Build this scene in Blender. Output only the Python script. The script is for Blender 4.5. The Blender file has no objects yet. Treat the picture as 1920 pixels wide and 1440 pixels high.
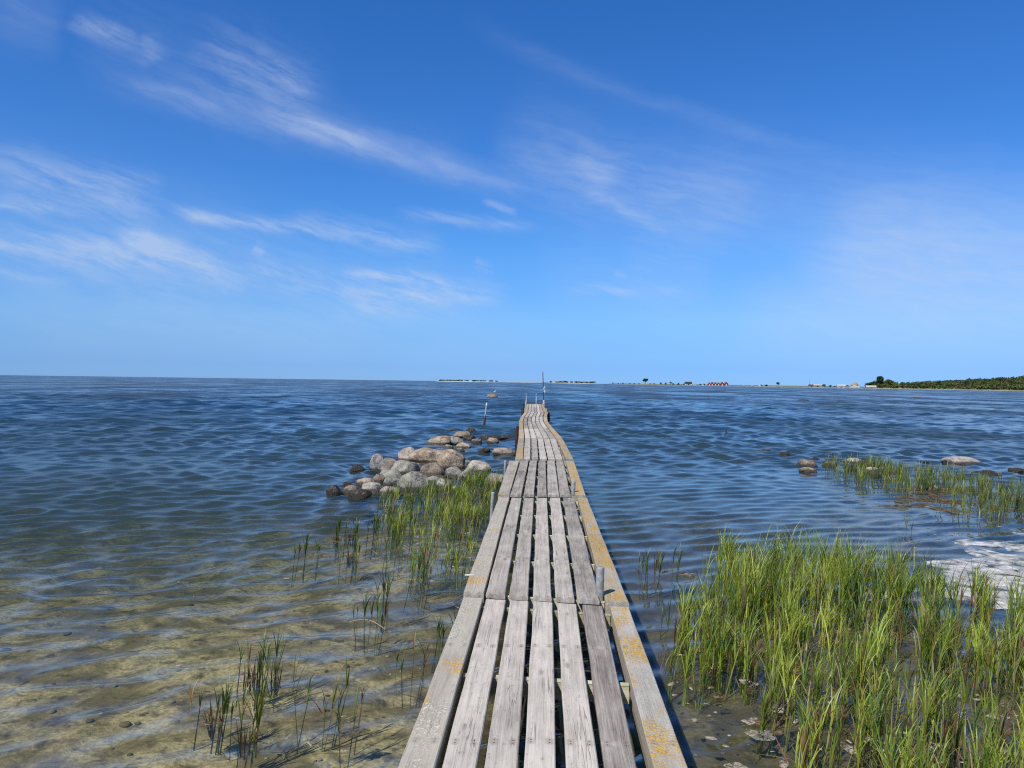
import bpy, bmesh, math, random
import numpy as np
from mathutils import Vector, Matrix, noise as mnoise

random.seed(7)
rng = np.random.default_rng(11)
scene = bpy.context.scene
COL = scene.collection
R = math.radians

# ------------------------------------------------------------------ camera model
F_PX, W_PX, H_PX = 1390.0, 1920.0, 1440.0
CAM_Z = 2.05
DECK_Z = 0.45
PITCH = -math.atan(-4.0 / F_PX)          # horizon sits 4 px above the picture centre
ROLL = math.asin(0.0134)
CAM_R = (Matrix.Rotation(R(90) - PITCH, 3, 'X') @ Matrix.Rotation(ROLL, 3, 'Z'))


def ray(px, py):
    return (CAM_R @ Vector(((px - W_PX / 2) / F_PX, -(py - H_PX / 2) / F_PX, -1.0)))


def on_z(px, py, z=0.0):
    d = ray(px, py)
    t = (z - CAM_Z) / d.z
    return Vector((d.x * t, d.y * t, z))


def at_y(px, py, y):
    d = ray(px, py)
    t = y / d.y
    return Vector((d.x * t, y, CAM_Z + d.z * t))


cam_d = bpy.data.cameras.new('camera')
cam_d.sensor_width = 36.0
cam_d.lens = 36.0 * F_PX / W_PX
cam_d.clip_start = 0.05
cam_d.clip_end = 40000
cam = bpy.data.objects.new('camera', cam_d)
COL.objects.link(cam)
cam.matrix_world = Matrix.Translation((0, 0, CAM_Z)) @ CAM_R.to_4x4()
scene.camera = cam

# ------------------------------------------------------------------ object helpers


def tag(o, label=None, cat=None, group=None, kind=None):
    if label:
        o['label'] = label
    if cat:
        o['category'] = cat
    if group:
        o['group'] = group
    if kind:
        o['kind'] = kind
    return o


def empty(name, loc=(0, 0, 0), rz=0.0):
    o = bpy.data.objects.new(name, None)
    o.location = loc
    o.rotation_euler = (0, 0, rz)
    o.empty_display_size = 0.2
    COL.objects.link(o)
    return o


def add_mesh(name, verts, faces, mat=None, parent=None, smooth=False, cols=None, loc=None):
    me = bpy.data.meshes.new(name)
    me.from_pydata([tuple(v) for v in verts], [], faces)
    if smooth:
        me.polygons.foreach_set('use_smooth', [True] * len(me.polygons))
    if cols is not None:
        a = me.color_attributes.new('tone', 'FLOAT_COLOR', 'POINT')
        a.data.foreach_set('color', np.asarray(cols, dtype=np.float32).ravel())
    if mat:
        me.materials.append(mat)
    o = bpy.data.objects.new(name, me)
    if loc is not None:
        o.location = loc
    COL.objects.link(o)
    if parent:
        o.parent = parent
    return o


def add_bm(name, bm, mat=None, parent=None, smooth=False, loc=None):
    me = bpy.data.meshes.new(name)
    bm.to_mesh(me)
    bm.free()
    if smooth:
        me.polygons.foreach_set('use_smooth', [True] * len(me.polygons))
    if mat:
        me.materials.append(mat)
    o = bpy.data.objects.new(name, me)
    if loc is not None:
        o.location = loc
    COL.objects.link(o)
    if parent:
        o.parent = parent
    return o


def tube(bm, p0, p1, r0, r1, n=10, bend=None, seg=1):
    p0, p1 = Vector(p0), Vector(p1)
    ax = (p1 - p0).normalized()
    u = ax.orthogonal().normalized()
    v = ax.cross(u)
    rings = []
    for s in range(seg + 1):
        t = s / seg
        c = p0.lerp(p1, t)
        if bend is not None:
            c = c + Vector(bend) * math.sin(t * math.pi)
        rr = r0 + (r1 - r0) * t
        rings.append([bm.verts.new(c + (u * math.cos(2 * math.pi * k / n) + v * math.sin(2 * math.pi * k / n)) * rr) for k in range(n)])
    for a, b in zip(rings, rings[1:]):
        for k in range(n):
            bm.faces.new((a[k], a[(k + 1) % n], b[(k + 1) % n], b[k]))
    bm.faces.new(rings[0][::-1])
    bm.faces.new(rings[-1])


def box(bm, x0, x1, y0, y1, z0, z1):
    vs = [bm.verts.new(p) for p in ((x0, y0, z0), (x1, y0, z0), (x1, y1, z0), (x0, y1, z0), (x0, y0, z1), (x1, y0, z1), (x1, y1, z1), (x0, y1, z1))]
    for f in ((0, 3, 2, 1), (4, 5, 6, 7), (0, 1, 5, 4), (1, 2, 6, 5), (2, 3, 7, 6), (3, 0, 4, 7)):
        bm.faces.new([vs[i] for i in f])


# ------------------------------------------------------------------ material helpers
class NT:
    def __init__(self, tree):
        self.t = tree
        self.n = tree.nodes
        self.l = tree.links

    def node(self, typ, **kw):
        nd = self.n.new(typ)
        ins = kw.pop('ins', {})
        for k, v in kw.items():
            setattr(nd, k, v)
        for k, v in ins.items():
            self.set(nd.inputs[k], v)
        return nd

    def set(self, sock, v):
        if isinstance(v, bpy.types.NodeSocket):
            self.l.new(v, sock)
        else:
            if hasattr(sock, 'default_value'):
                try:
                    sock.default_value = v
                except Exception:
                    sock.default_value = tuple(v) + (1.0,)

    def math(self, op, a, b=0.0, c=0.0, clamp=False):
        nd = self.n.new('ShaderNodeMath')
        nd.operation = op
        nd.use_clamp = clamp
        self.set(nd.inputs[0], a)
        self.set(nd.inputs[1], b)
        if len(nd.inputs) > 2:
            self.set(nd.inputs[2], c)
        return nd.outputs[0]

    def vmath(self, op, a, b=(0, 0, 0)):
        nd = self.n.new('ShaderNodeVectorMath')
        nd.operation = op
        self.set(nd.inputs[0], a)
        self.set(nd.inputs[1], b)
        return nd.outputs[0]

    def mix(self, f, a, b, blend='MIX'):
        nd = self.n.new('ShaderNodeMix')
        nd.data_type = 'RGBA'
        nd.blend_type = blend
        self.set(nd.inputs[0], f)
        self.set(nd.inputs[6], a if isinstance(a, bpy.types.NodeSocket) else tuple(a)[:3] + (1,))
        self.set(nd.inputs[7], b if isinstance(b, bpy.types.NodeSocket) else tuple(b)[:3] + (1,))
        return nd.outputs[2]

    def noise(self, vec, scale, detail=4, rough=0.55, dist=0.0, out='Fac'):
        nd = self.n.new('ShaderNodeTexNoise')
        self.set(nd.inputs['Vector'], vec)
        nd.inputs['Scale'].default_value = scale
        nd.inputs['Detail'].default_value = detail
        nd.inputs['Roughness'].default_value = rough
        nd.inputs['Distortion'].default_value = dist
        return nd.outputs[out]

    def vor(self, vec, scale, feature='F1', out='Distance'):
        nd = self.n.new('ShaderNodeTexVoronoi')
        nd.feature = feature
        self.set(nd.inputs['Vector'], vec)
        nd.inputs['Scale'].default_value = scale
        return nd.outputs[out]

    def smooth(self, x, lo, hi, a=0.0, b=1.0):
        nd = self.n.new('ShaderNodeMapRange')
        nd.interpolation_type = 'SMOOTHSTEP'
        self.set(nd.inputs[0], x)
        self.set(nd.inputs[1], lo)
        self.set(nd.inputs[2], hi)
        self.set(nd.inputs[3], a)
        self.set(nd.inputs[4], b)
        return nd.outputs[0]

    def scale(self, vec, s):
        nd = self.n.new('ShaderNodeMapping')
        self.set(nd.inputs['Vector'], vec)
        nd.inputs['Scale'].default_value = s
        return nd.outputs[0]

    def bump(self, h, strength, dist, normal=None):
        nd = self.n.new('ShaderNodeBump')
        self.set(nd.inputs['Height'], h)
        self.set(nd.inputs['Strength'], strength)
        nd.inputs['Distance'].default_value = dist
        if normal is not None:
            self.set(nd.inputs['Normal'], normal)
        return nd.outputs[0]


def new_mat(name):
    m = bpy.data.materials.new(name)
    m.use_nodes = True
    m.node_tree.nodes.clear()
    nt = NT(m.node_tree)
    out = nt.n.new('ShaderNodeOutputMaterial')
    return m, nt, out


def principled(nt, out, color, rough=0.7, normal=None, spec=0.3, metal=0.0):
    p = nt.n.new('ShaderNodeBsdfPrincipled')
    nt.set(p.inputs['Base Color'], color if isinstance(color, bpy.types.NodeSocket) else tuple(color)[:3] + (1,))
    nt.set(p.inputs['Roughness'], rough)
    p.inputs['Specular IOR Level'].default_value = spec
    p.inputs['Metallic'].default_value = metal
    if normal is not None:
        nt.set(p.inputs['Normal'], normal)
    nt.l.new(p.outputs[0], out.inputs[0])
    return p


def wood_mat(name, lichen=0, tint=(1, 1, 1), green=0.0):
    """weathered grey wood; lichen 0 few spots, 1 pale crust, 2 orange crust"""
    m, nt, out = new_mat(name)
    tc = nt.n.new('ShaderNodeTexCoord').outputs['Object']
    oi = nt.n.new('ShaderNodeObjectInfo')
    rnd = oi.outputs['Random']
    off = nt.n.new('ShaderNodeCombineXYZ')
    nt.set(off.inputs[0], nt.math('MULTIPLY', rnd, 37.0))
    nt.set(off.inputs[1], nt.math('MULTIPLY', rnd, 91.0))
    nt.set(off.inputs[2], nt.math('MULTIPLY', rnd, 13.0))
    v = nt.vmath('ADD', tc, off.outputs[0])
    warp = nt.noise(nt.scale(v, (4, 1.2, 4)), 1.0, 3, out='Color')
    vw = nt.vmath('ADD', v, nt.vmath('MULTIPLY', nt.vmath('SUBTRACT', warp, (0.5, 0.5, 0.5)), (0.035, 0.0, 0.03)))
    fine = nt.noise(nt.scale(vw, (150, 3.5, 150)), 1.0, 5, 0.65)
    grain = nt.noise(nt.scale(vw, (45, 0.8, 45)), 1.0, 4, 0.6)
    blotch = nt.noise(nt.scale(v, (7, 2.6, 7)), 1.0, 5, 0.65)
    wide = nt.noise(nt.scale(v, (2.2, 0.9, 2.2)), 1.0, 3)
    val = nt.math('ADD', nt.math('MULTIPLY', fine, 0.34), nt.math('MULTIPLY', grain, 0.26))
    val = nt.math('ADD', val, nt.math('MULTIPLY', blotch, 0.32))
    val = nt.math('ADD', val, nt.math('MULTIPLY', wide, 0.2))
    val = nt.math('ADD', val, nt.math('MULTIPLY', nt.math('SUBTRACT', rnd, 0.5), 0.20))
    ramp = nt.n.new('ShaderNodeValToRGB')
    nt.set(ramp.inputs[0], val)
    cr = ramp.color_ramp
    cr.elements[0].position = 0.36
    cr.elements[0].color = (0.150, 0.136, 0.122, 1)
    cr.elements[1].position = 0.70
    cr.elements[1].color = (0.64, 0.605, 0.555, 1)
    e = cr.elements.new(0.52)
    e.color = (0.385, 0.36, 0.33, 1)
    col = ramp.outputs[0]
    # reddish brown leftovers
    br = nt.smooth(nt.noise(nt.scale(v, (9, 1.3, 9)), 1.7, 4), 0.57, 0.78)
    col = nt.mix(nt.math('MULTIPLY', br, 0.45), col, (0.30, 0.235, 0.19))
    # knots
    kd = nt.vor(nt.scale(v, (5.5, 1.5, 5.5)), 1.0)
    kn = nt.smooth(kd, 0.05, 0.11, 1.0, 0.0)
    col = nt.mix(nt.math('MULTIPLY', kn, 0.55), col, (0.14, 0.12, 0.10))
    # long drying cracks
    ck = nt.noise(nt.scale(vw, (28, 0.45, 28)), 1.0, 2, 0.5)
    ckm = nt.smooth(nt.math('ABSOLUTE', nt.math('SUBTRACT', ck, 0.5)), 0.0, 0.012, 1.0, 0.0)
    ckm = nt.math('MULTIPLY', ckm, nt.smooth(nt.noise(nt.scale(v, (6, 1.1, 6)), 1.3, 2), 0.5, 0.66))
    col = nt.mix(nt.math('MULTIPLY', ckm, 0.6), col, (0.06, 0.055, 0.05))
    # dark mould freckles
    fk = nt.smooth(nt.noise(nt.scale(v, (1, 0.45, 1)), 60.0, 4, 0.65), 0.57, 0.72)
    col = nt.mix(nt.math('MULTIPLY', fk, 0.5), col, (0.12, 0.115, 0.105))
    # paler rows where the planks lie on the joists
    sep = nt.n.new('ShaderNodeSeparateXYZ')
    nt.set(sep.inputs[0], tc)
    row = nt.math('PINGPONG', nt.math('ADD', sep.outputs[1], 0.0), 0.6)
    rowm = nt.smooth(nt.math('ADD', row, nt.math('MULTIPLY', nt.math('SUBTRACT', blotch, 0.5), 0.06)), 0.01, 0.04, 1.0, 0.0)
    col = nt.mix(nt.math('MULTIPLY', rowm, nt.math('MULTIPLY', nt.smooth(blotch, 0.35, 0.6), 0.34)), col, (0.60, 0.59, 0.57))
    # nails at the joists with rusty halos
    ax_ = nt.math('SUBTRACT', nt.math('ABSOLUTE', sep.outputs[0]), 0.042)
    rw_ = nt.math('SUBTRACT', row, 0.012)
    nd_ = nt.math('SQRT', nt.math('ADD', nt.math('MULTIPLY', ax_, ax_), nt.math('MULTIPLY', rw_, rw_)))
    col = nt.mix(nt.math('MULTIPLY', nt.smooth(nd_, 0.008, 0.03, 1.0, 0.0), 0.35), col, (0.17, 0.11, 0.075))
    col = nt.mix(nt.smooth(nd_, 0.0035, 0.005, 0.9, 0.0), col, (0.05, 0.035, 0.03))
    gn_ = nt.n.new('ShaderNodeNewGeometry')
    sg_ = nt.n.new('ShaderNodeSeparateXYZ')
    nt.set(sg_.inputs[0], gn_.outputs['True Normal'])
    ontop = nt.smooth(sg_.outputs[2], 0.3, 0.8, 0.15, 1.0)
    # lichen
    spk = nt.noise(v, 85.0, 4, 0.7)
    spk2 = nt.noise(v, 38.0, 4, 0.7)
    lump = nt.noise(nt.scale(v, (5, 2.4, 5)), 1.0, 4, 0.6)
    hbump = None
    if lichen == 2:
        mo = nt.math('MULTIPLY', nt.smooth(lump, 0.37, 0.55), nt.smooth(nt.math('ADD', nt.math('MULTIPLY', spk2, 0.6), nt.math('MULTIPLY', spk, 0.4)), 0.45, 0.52))
        mp = nt.math('MULTIPLY', nt.smooth(nt.noise(v, 7.0, 3), 0.42, 0.6), nt.smooth(spk, 0.52, 0.6))
        col = nt.mix(0.34, col, (0.235, 0.228, 0.185))
        col = nt.mix(nt.math('MULTIPLY', mp, 0.8), col, (0.58, 0.56, 0.46))
        mo = nt.math('MULTIPLY', mo, ontop)
        oc = nt.mix(nt.smooth(spk, 0.4, 0.65), (0.44, 0.24, 0.03), (0.68, 0.44, 0.075))
        col = nt.mix(nt.math('MULTIPLY', mo, 0.92), col, oc)
        hbump = nt.math('MAXIMUM', mo, mp)
    elif lichen == 1:
        mp = nt.math('MULTIPLY', nt.smooth(nt.noise(nt.scale(v, (7, 2.2, 7)), 1.0, 4), 0.42, 0.56), nt.smooth(spk, 0.47, 0.55))
        mo = nt.math('MULTIPLY', nt.smooth(lump, 0.58, 0.66), nt.smooth(spk2, 0.42, 0.55))
        col = nt.mix(0.38, col, (0.26, 0.24, 0.18))
        col = nt.mix(nt.math('MULTIPLY', mp, 0.85), col, (0.70, 0.66, 0.54))
        col = nt.mix(nt.math('MULTIPLY', mo, 0.85), col, (0.62, 0.36, 0.06))
        hbump = nt.math('MAXIMUM', mo, mp)
    else:
        mo = nt.math('MULTIPLY', nt.smooth(nt.noise(nt.scale(v, (6, 1.6, 6)), 1.0, 4), 0.66, 0.74), nt.smooth(spk2, 0.40, 0.6))
        col = nt.mix(nt.math('MULTIPLY', mo, 0.6), col, (0.55, 0.33, 0.08))
    if green > 0:
        gm = nt.smooth(nt.noise(v, 9.0, 4), 0.3, 0.6)
        col = nt.mix(nt.math('MULTIPLY', gm, green), col, (0.20, 0.21, 0.075))
    col = nt.mix(1.0, col, tint, 'MULTIPLY')
    h = nt.math('ADD', nt.math('MULTIPLY', fine, 0.6), nt.math('MULTIPLY', grain, 0.6))
    h = nt.math('SUBTRACT', h, nt.math('MULTIPLY', ckm, 0.9))
    if hbump is not None:
        h = nt.math('ADD', h, nt.math('MULTIPLY', hbump, 0.9))
    principled(nt, out, col, 0.85, nt.bump(h, 0.7, 0.004), 0.15)
    return m


M = {}
M['plank'] = wood_mat('weathered_wood', 0, (0.95, 0.912, 0.85))
M['pale_lichen'] = wood_mat('wood_with_pale_lichen', 1, (0.93, 0.90, 0.83))
M['orange_lichen'] = wood_mat('wood_with_orange_lichen', 2, (0.94, 0.925, 0.89))
M['joist'] = wood_mat('algae_stained_wood', 0, (1.2, 1.2, 1.05), 0.5)
M['stringer'] = wood_mat('grey_beam_wood', 0, (0.92, 0.92, 0.9), 0.2)


def simple_mat(name, c, rough=0.6, var=0.15, scale=20.0, spec=0.3, metal=0.0, c2=None, bump=0.0):
    m, nt, out = new_mat(name)
    tc = nt.n.new('ShaderNodeTexCoord').outputs['Object']
    n = nt.noise(tc, scale, 4)
    dark = c2 if c2 else tuple(x * (1 - 2 * var) for x in c)
    col = nt.mix(nt.smooth(n, 0.35, 0.65), dark, c)
    principled(nt, out, col, rough, nt.bump(n, bump, 0.01) if bump else None, spec, metal)
    return m


M['steel'] = simple_mat('weathered_galvanised_steel', (0.36, 0.37, 0.37), 0.55, 0.2, 25, 0.4, 0.25, (0.24, 0.23, 0.21))
M['rust'] = simple_mat('rusty_dark_wood', (0.055, 0.022, 0.02), 0.8, 0.2, 30)
M['rubber'] = simple_mat('black_rubber', (0.02, 0.02, 0.022), 0.6, 0.2, 20)
M['chrome'] = simple_mat('pale_aluminium', (0.46, 0.48, 0.50), 0.4, 0.05, 20, 0.5, 0.3)
M['white'] = simple_mat('white_paint', (0.62, 0.61, 0.57), 0.5, 0.06, 8)
M['red'] = simple_mat('falu_red_boards', (0.30, 0.022, 0.016), 0.8, 0.15, 3)
M['dark_roof'] = simple_mat('dark_roof', (0.035, 0.034, 0.04), 0.7, 0.15, 3)
M['redroof'] = simple_mat('brown_red_roof', (0.17, 0.045, 0.035), 0.7, 0.15, 3)
M['glass'] = simple_mat('dark_window_glass', (0.03, 0.04, 0.05), 0.15, 0.1, 3, 0.5)
M['grey_board'] = simple_mat('grey_boards', (0.36, 0.34, 0.29), 0.8, 0.15, 3)
M['tan'] = simple_mat('tan_thatch', (0.42, 0.31, 0.2), 0.9, 0.2, 3)
M['white_roof'] = simple_mat('pale_metal_roof', (0.45, 0.44, 0.40), 0.6, 0.06, 3)
M['bark'] = simple_mat('bark', (0.12, 0.09, 0.065), 0.9, 0.25, 8)
M['beach'] = simple_mat('beach_ground', (0.46, 0.42, 0.32), 0.9, 0.15, 0.15, 0.1, 0, (0.16, 0.19, 0.07))
M['grassland'] = simple_mat('shore_meadow', (0.17, 0.19, 0.065), 0.9, 0.2, 0.05, 0.1, 0, (0.09, 0.12, 0.035))
M['stone_white'] = simple_mat('pale_limestone_shore', (0.60, 0.57, 0.50), 0.9, 0.15, 0.1)


def foliage_mat(name):
    m, nt, out = new_mat(name)
    a = nt.n.new('ShaderNodeAttribute')
    a.attribute_name = 'tone'
    d = nt.node('ShaderNodeBsdfDiffuse', ins={'Color': a.outputs['Color']})
    t = nt.node('ShaderNodeBsdfTranslucent', ins={'Color': nt.mix(1.0, a.outputs['Color'], (1.25, 1.2, 0.6), 'MULTIPLY')})
    g = nt.node('ShaderNodeBsdfGlossy', ins={'Color': (0.8, 0.85, 0.8, 1), 'Roughness': 0.45})
    mx = nt.n.new('ShaderNodeMixShader')
    mx.inputs[0].default_value = 0.38
    nt.l.new(d.outputs[0], mx.inputs[1])
    nt.l.new(t.outputs[0], mx.inputs[2])
    mx2 = nt.n.new('ShaderNodeMixShader')
    mx2.inputs[0].default_value = 0.035
    nt.l.new(mx.outputs[0], mx2.inputs[1])
    nt.l.new(g.outputs[0], mx2.inputs[2])
    nt.l.new(mx2.outputs[0], out.inputs[0])
    return m


M['leaf'] = foliage_mat('reed_leaf')


def tree_mat(name):
    m, nt, out = new_mat(name)
    a = nt.n.new('ShaderNodeAttribute')
    a.attribute_name = 'tone'
    d = nt.node('ShaderNodeBsdfDiffuse', ins={'Color': a.outputs['Color']})
    t = nt.node('ShaderNodeBsdfTranslucent', ins={'Color': a.outputs['Color']})
    mx = nt.n.new('ShaderNodeMixShader')
    mx.inputs[0].default_value = 0.25
    nt.l.new(d.outputs[0], mx.inputs[1])
    nt.l.new(t.outputs[0], mx.inputs[2])
    nt.l.new(mx.outputs[0], out.inputs[0])
    return m


M['foliage'] = tree_mat('tree_foliage')


def rock_mat(name, vein=False):
    m, nt, out = new_mat(name)
    tc = nt.n.new('ShaderNodeTexCoord').outputs['Object']
    oi = nt.n.new('ShaderNodeObjectInfo')
    geo = nt.n.new('ShaderNodeNewGeometry')
    sep = nt.n.new('ShaderNodeSeparateXYZ')
    nt.set(sep.inputs[0], geo.outputs['Position'])
    off = nt.n.new('ShaderNodeCombineXYZ')
    nt.set(off.inputs[0], nt.math('MULTIPLY', oi.outputs['Random'], 51.0))
    nt.set(off.inputs[2], nt.math('MULTIPLY', oi.outputs['Random'], 17.0))
    v = nt.vmath('ADD', tc, off.outputs[0])
    base = oi.outputs['Color']
    big = nt.noise(v, 4.5, 5, 0.6, 0.6)
    med = nt.noise(v, 16.0, 5, 0.65)
    fin = nt.noise(v, 80.0, 3, 0.6)
    col = nt.mix(nt.smooth(big, 0.36, 0.66), nt.mix(1.0, base, (0.46, 0.45, 0.45), 'MULTIPLY'), base)
    col = nt.mix(nt.math('MULTIPLY', nt.smooth(med, 0.50, 0.66), 0.5), col, nt.mix(0.35, base, (0.62, 0.57, 0.48)))
    col = nt.mix(nt.math('MULTIPLY', nt.smooth(fin, 0.56, 0.66), 0.55), col, (0.10, 0.09, 0.085))
    col = nt.mix(nt.math('MULTIPLY', nt.smooth(nt.noise(v, 7.0, 5, 0.65), 0.55, 0.66), 0.75), col, (0.075, 0.072, 0.075))
    # pale and ochre lichen spots
    col = nt.mix(nt.math('MULTIPLY', nt.smooth(nt.noise(v, 27.0, 4), 0.62, 0.70), 0.6), col, (0.55, 0.51, 0.42))
    if vein:
        s2 = nt.n.new('ShaderNodeSeparateXYZ')
        nt.set(s2.inputs[0], tc)
        dd = nt.math('ADD', nt.math('MULTIPLY', s2.outputs[0], 0.75), nt.math('MULTIPLY', s2.outputs[2], -0.66))
        dd = nt.math('ADD', dd, nt.math('MULTIPLY', nt.math('SUBTRACT', med, 0.5), 0.12))
        vm = nt.smooth(nt.math('ABSOLUTE', nt.math('ADD', dd, 0.06)), 0.025, 0.05, 1.0, 0.0)
        col = nt.mix(nt.math('MULTIPLY', vm, 0.6), col, (0.55, 0.33, 0.27))
    drop = nt.math('MULTIPLY', nt.smooth(nt.noise(v, 6.0, 4, 0.7, 0.8), 0.64, 0.70), nt.smooth(sep.outputs[2], 0.18, 0.34))
    col = nt.mix(nt.math('MULTIPLY', drop, 0.7), col, (0.66, 0.65, 0.61))
    # hairline cracks
    ck = nt.vor(nt.vmath('ADD', v, nt.vmath('MULTIPLY', nt.noise(v, 5.0, 3, out='Color'), (0.25, 0.25, 0.25))), 3.2, 'DISTANCE_TO_EDGE')
    ckm = nt.math('MULTIPLY', nt.smooth(ck, 0.0, 0.022, 1.0, 0.0), nt.smooth(big, 0.42, 0.56))
    col = nt.mix(nt.math('MULTIPLY', ckm, 0.7), col, (0.06, 0.055, 0.05))
    # wet and algae-grown foot
    wob = nt.math('ADD', sep.outputs[2], nt.math('MULTIPLY', nt.math('SUBTRACT', med, 0.5), 0.07))
    wet = nt.smooth(wob, 0.05, 0.10, 1.0, 0.0)
    col = nt.mix(nt.math('MULTIPLY', wet, 0.82), col, (0.030, 0.026, 0.016))
    rough = nt.math('SUBTRACT', 0.85, nt.math('MULTIPLY', wet, 0.5))
    h = nt.math('ADD', nt.math('MULTIPLY', med, 1.0), nt.math('MULTIPLY', fin, 0.4))
    principled(nt, out, col, rough, nt.bump(h, 1.0, 0.045), 0.3)
    return m


M['rock'] = rock_mat('granite_boulder')
M['rock_vein'] = rock_mat('granite_with_pink_vein', True)

# ------------------------------------------------------------------ numpy noise


def vnoise(x, y, seed=0):
    xi = np.floor(x).astype(np.int64)
    yi = np.floor(y).astype(np.int64)
    fx = x - xi
    fy = y - yi
    fx = fx * fx * (3 - 2 * fx)
    fy = fy * fy * (3 - 2 * fy)

    def h(a, b):
        n = (a * 374761393 + b * 668265263 + seed * 974711) & 0x7fffffff
        n = ((n ^ (n >> 13)) * 1274126177) & 0x7fffffff
        return ((n ^ (n >> 16)) & 0xffff) / 65535.0
    return (h(xi, yi) * (1 - fx) + h(xi + 1, yi) * fx) * (1 - fy) + (h(xi, yi + 1) * (1 - fx) + h(xi + 1, yi + 1) * fx) * fy


def fbm(x, y, seed=0, octv=4):
    s, a, t = 0.0, 0.5, 0.0
    for o in range(octv):
        s = s + a * vnoise(x, y, seed + o * 7)
        t += a
        x, y, a = x * 2.03 + 3.1, y * 2.03 + 7.7, a * 0.5
    return s / t


def sstep(x, a, b):
    t = np.clip((x - a) / (b - a), 0, 1)
    return t * t * (3 - 2 * t)


def gauss(x, y, cx, cy, sx, sy):
    return np.exp(-((x - cx) / sx) ** 2 - ((y - cy) / sy) ** 2)


def sea_depth(x, y):
    x = np.asarray(x, float)
    y = np.asarray(y, float)
    d = 0.15 + 0.020 * np.clip(y - 1.5, -30, 4.5) + 0.085 * np.clip(y - 6.0, 0, 12) + 0.030 * np.clip(y - 18, 0, 100)
    d = np.where(y < -1.0, d - 0.11 * (-1.0 - y), d)
    d = d + 0.02 * np.clip(-x - 3, 0, 30) * sstep(y, 4, 12)
    d = d * (1 - 0.45 * sstep(x, 0.4, 2.0) * (1 - sstep(y, 8.0, 14.0)))
    d = d * (1 - 0.70 * gauss(x, y, -1.9, 16.5, 1.9, 4.4)) - 0.42 * gauss(x, y, -1.75, 16.2, 1.05, 2.2) - 0.18 * gauss(x, y, -1.35, 20.5, 0.8, 2.0)
    d = d * (1 - 0.60 * gauss(x, y, -1.0, 10.5, 1.4, 3.4))
    d = d * (1 - 0.75 * gauss(x, y, 10.5, 15.0, 5.0, 3.2))
    bar = np.exp(-((y - 78 - 10 * (fbm(x / 60, y / 60, 5) - 0.5)) / 26.0) ** 2)
    d = d * (1 - 0.62 * bar * sstep(fbm(x / 55 + 4, y / 22, 9), 0.30, 0.58))
    n = fbm(x * 0.9, y * 0.9, 3, 4) - 0.5
    n2 = fbm(x * 4.0, y * 4.0, 21, 3) - 0.5
    return np.where(d > 0.02, d + np.clip(d, 0, 0.6) * (0.55 * n + 0.30 * n2), d + 0.05 * n)


# ------------------------------------------------------------------ water and seabed
ORI = np.array((0.0, -6.0))


def polar(nr_list, na, amax):
    r = np.concatenate(nr_list)
    a = np.linspace(-R(amax), R(amax), na)
    rr, aa = np.meshgrid(r, a, indexing='ij')
    return rr, rr * np.sin(aa) + ORI[0], rr * np.cos(aa) + ORI[1]


def grid_object(name, X, Y, Z, mat):
    nr, na = X.shape
    co = np.stack((X, Y, Z), -1).reshape(-1, 3).astype(np.float32)
    idx = np.arange(nr * na).reshape(nr, na)
    q = np.stack((idx[:-1, :-1], idx[:-1, 1:], idx[1:, 1:], idx[1:, :-1]), -1).reshape(-1, 4).astype(np.int32)
    me = bpy.data.meshes.new(name)
    me.vertices.add(len(co))
    me.vertices.foreach_set('co', co.ravel())
    me.loops.add(q.size)
    me.loops.foreach_set('vertex_index', q.ravel())
    me.polygons.add(len(q))
    me.polygons.foreach_set('loop_start', np.arange(0, q.size, 4, dtype=np.int32))
    me.polygons.foreach_set('loop_total', np.full(len(q), 4, dtype=np.int32))
    me.polygons.foreach_set('use_smooth', np.ones(len(q), dtype=bool))
    me.update(calc_edges=True)
    me.validate()
    me.materials.append(mat)
    o = bpy.data.objects.new(name, me)
    COL.objects.link(o)
    return o


def calmness(x, y):
    """1 in the open water, small in the lee of the jetty and reeds"""
    c = 1.0 - 0.72 * sstep(x, 0.3, 1.6) * (1 - sstep(y + 0.25 * x, 13.0, 24.0))
    c = c * (0.34 + 0.66 * sstep(y - 0.10 * x, 3.0, 13.0))
    c = c * (1 - 0.6 * gauss(x, y, -0.9, 10.0, 1.4, 4.0))
    return c


def wave_set():
    ws = []
    # wind chop; how much of each length is there depends on the distance from the shore
    for i in range(100):
        lam = 0.30 * (6.5 / 0.30) ** (i / 99.0) * random.uniform(0.95, 1.05)
        th = math.atan2(-0.95, 0.24) + random.gauss(0, 0.75)
        ws.append((lam, th, 0.054 * lam / 6.283, random.uniform(0, 6.283), 0))
    # ripples running up the shore
    for i in range(26):
        lam = random.uniform(0.32, 0.50) if i < 18 else random.uniform(0.20, 0.34)
        th = math.atan2(-0.87, 0.42) + random.gauss(0, 0.34)
        ws.append((lam, th, 0.0058 * (lam / 0.5) ** 1.2, random.uniform(0, 6.283), 1))
    return ws


WAVES = wave_set()


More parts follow.
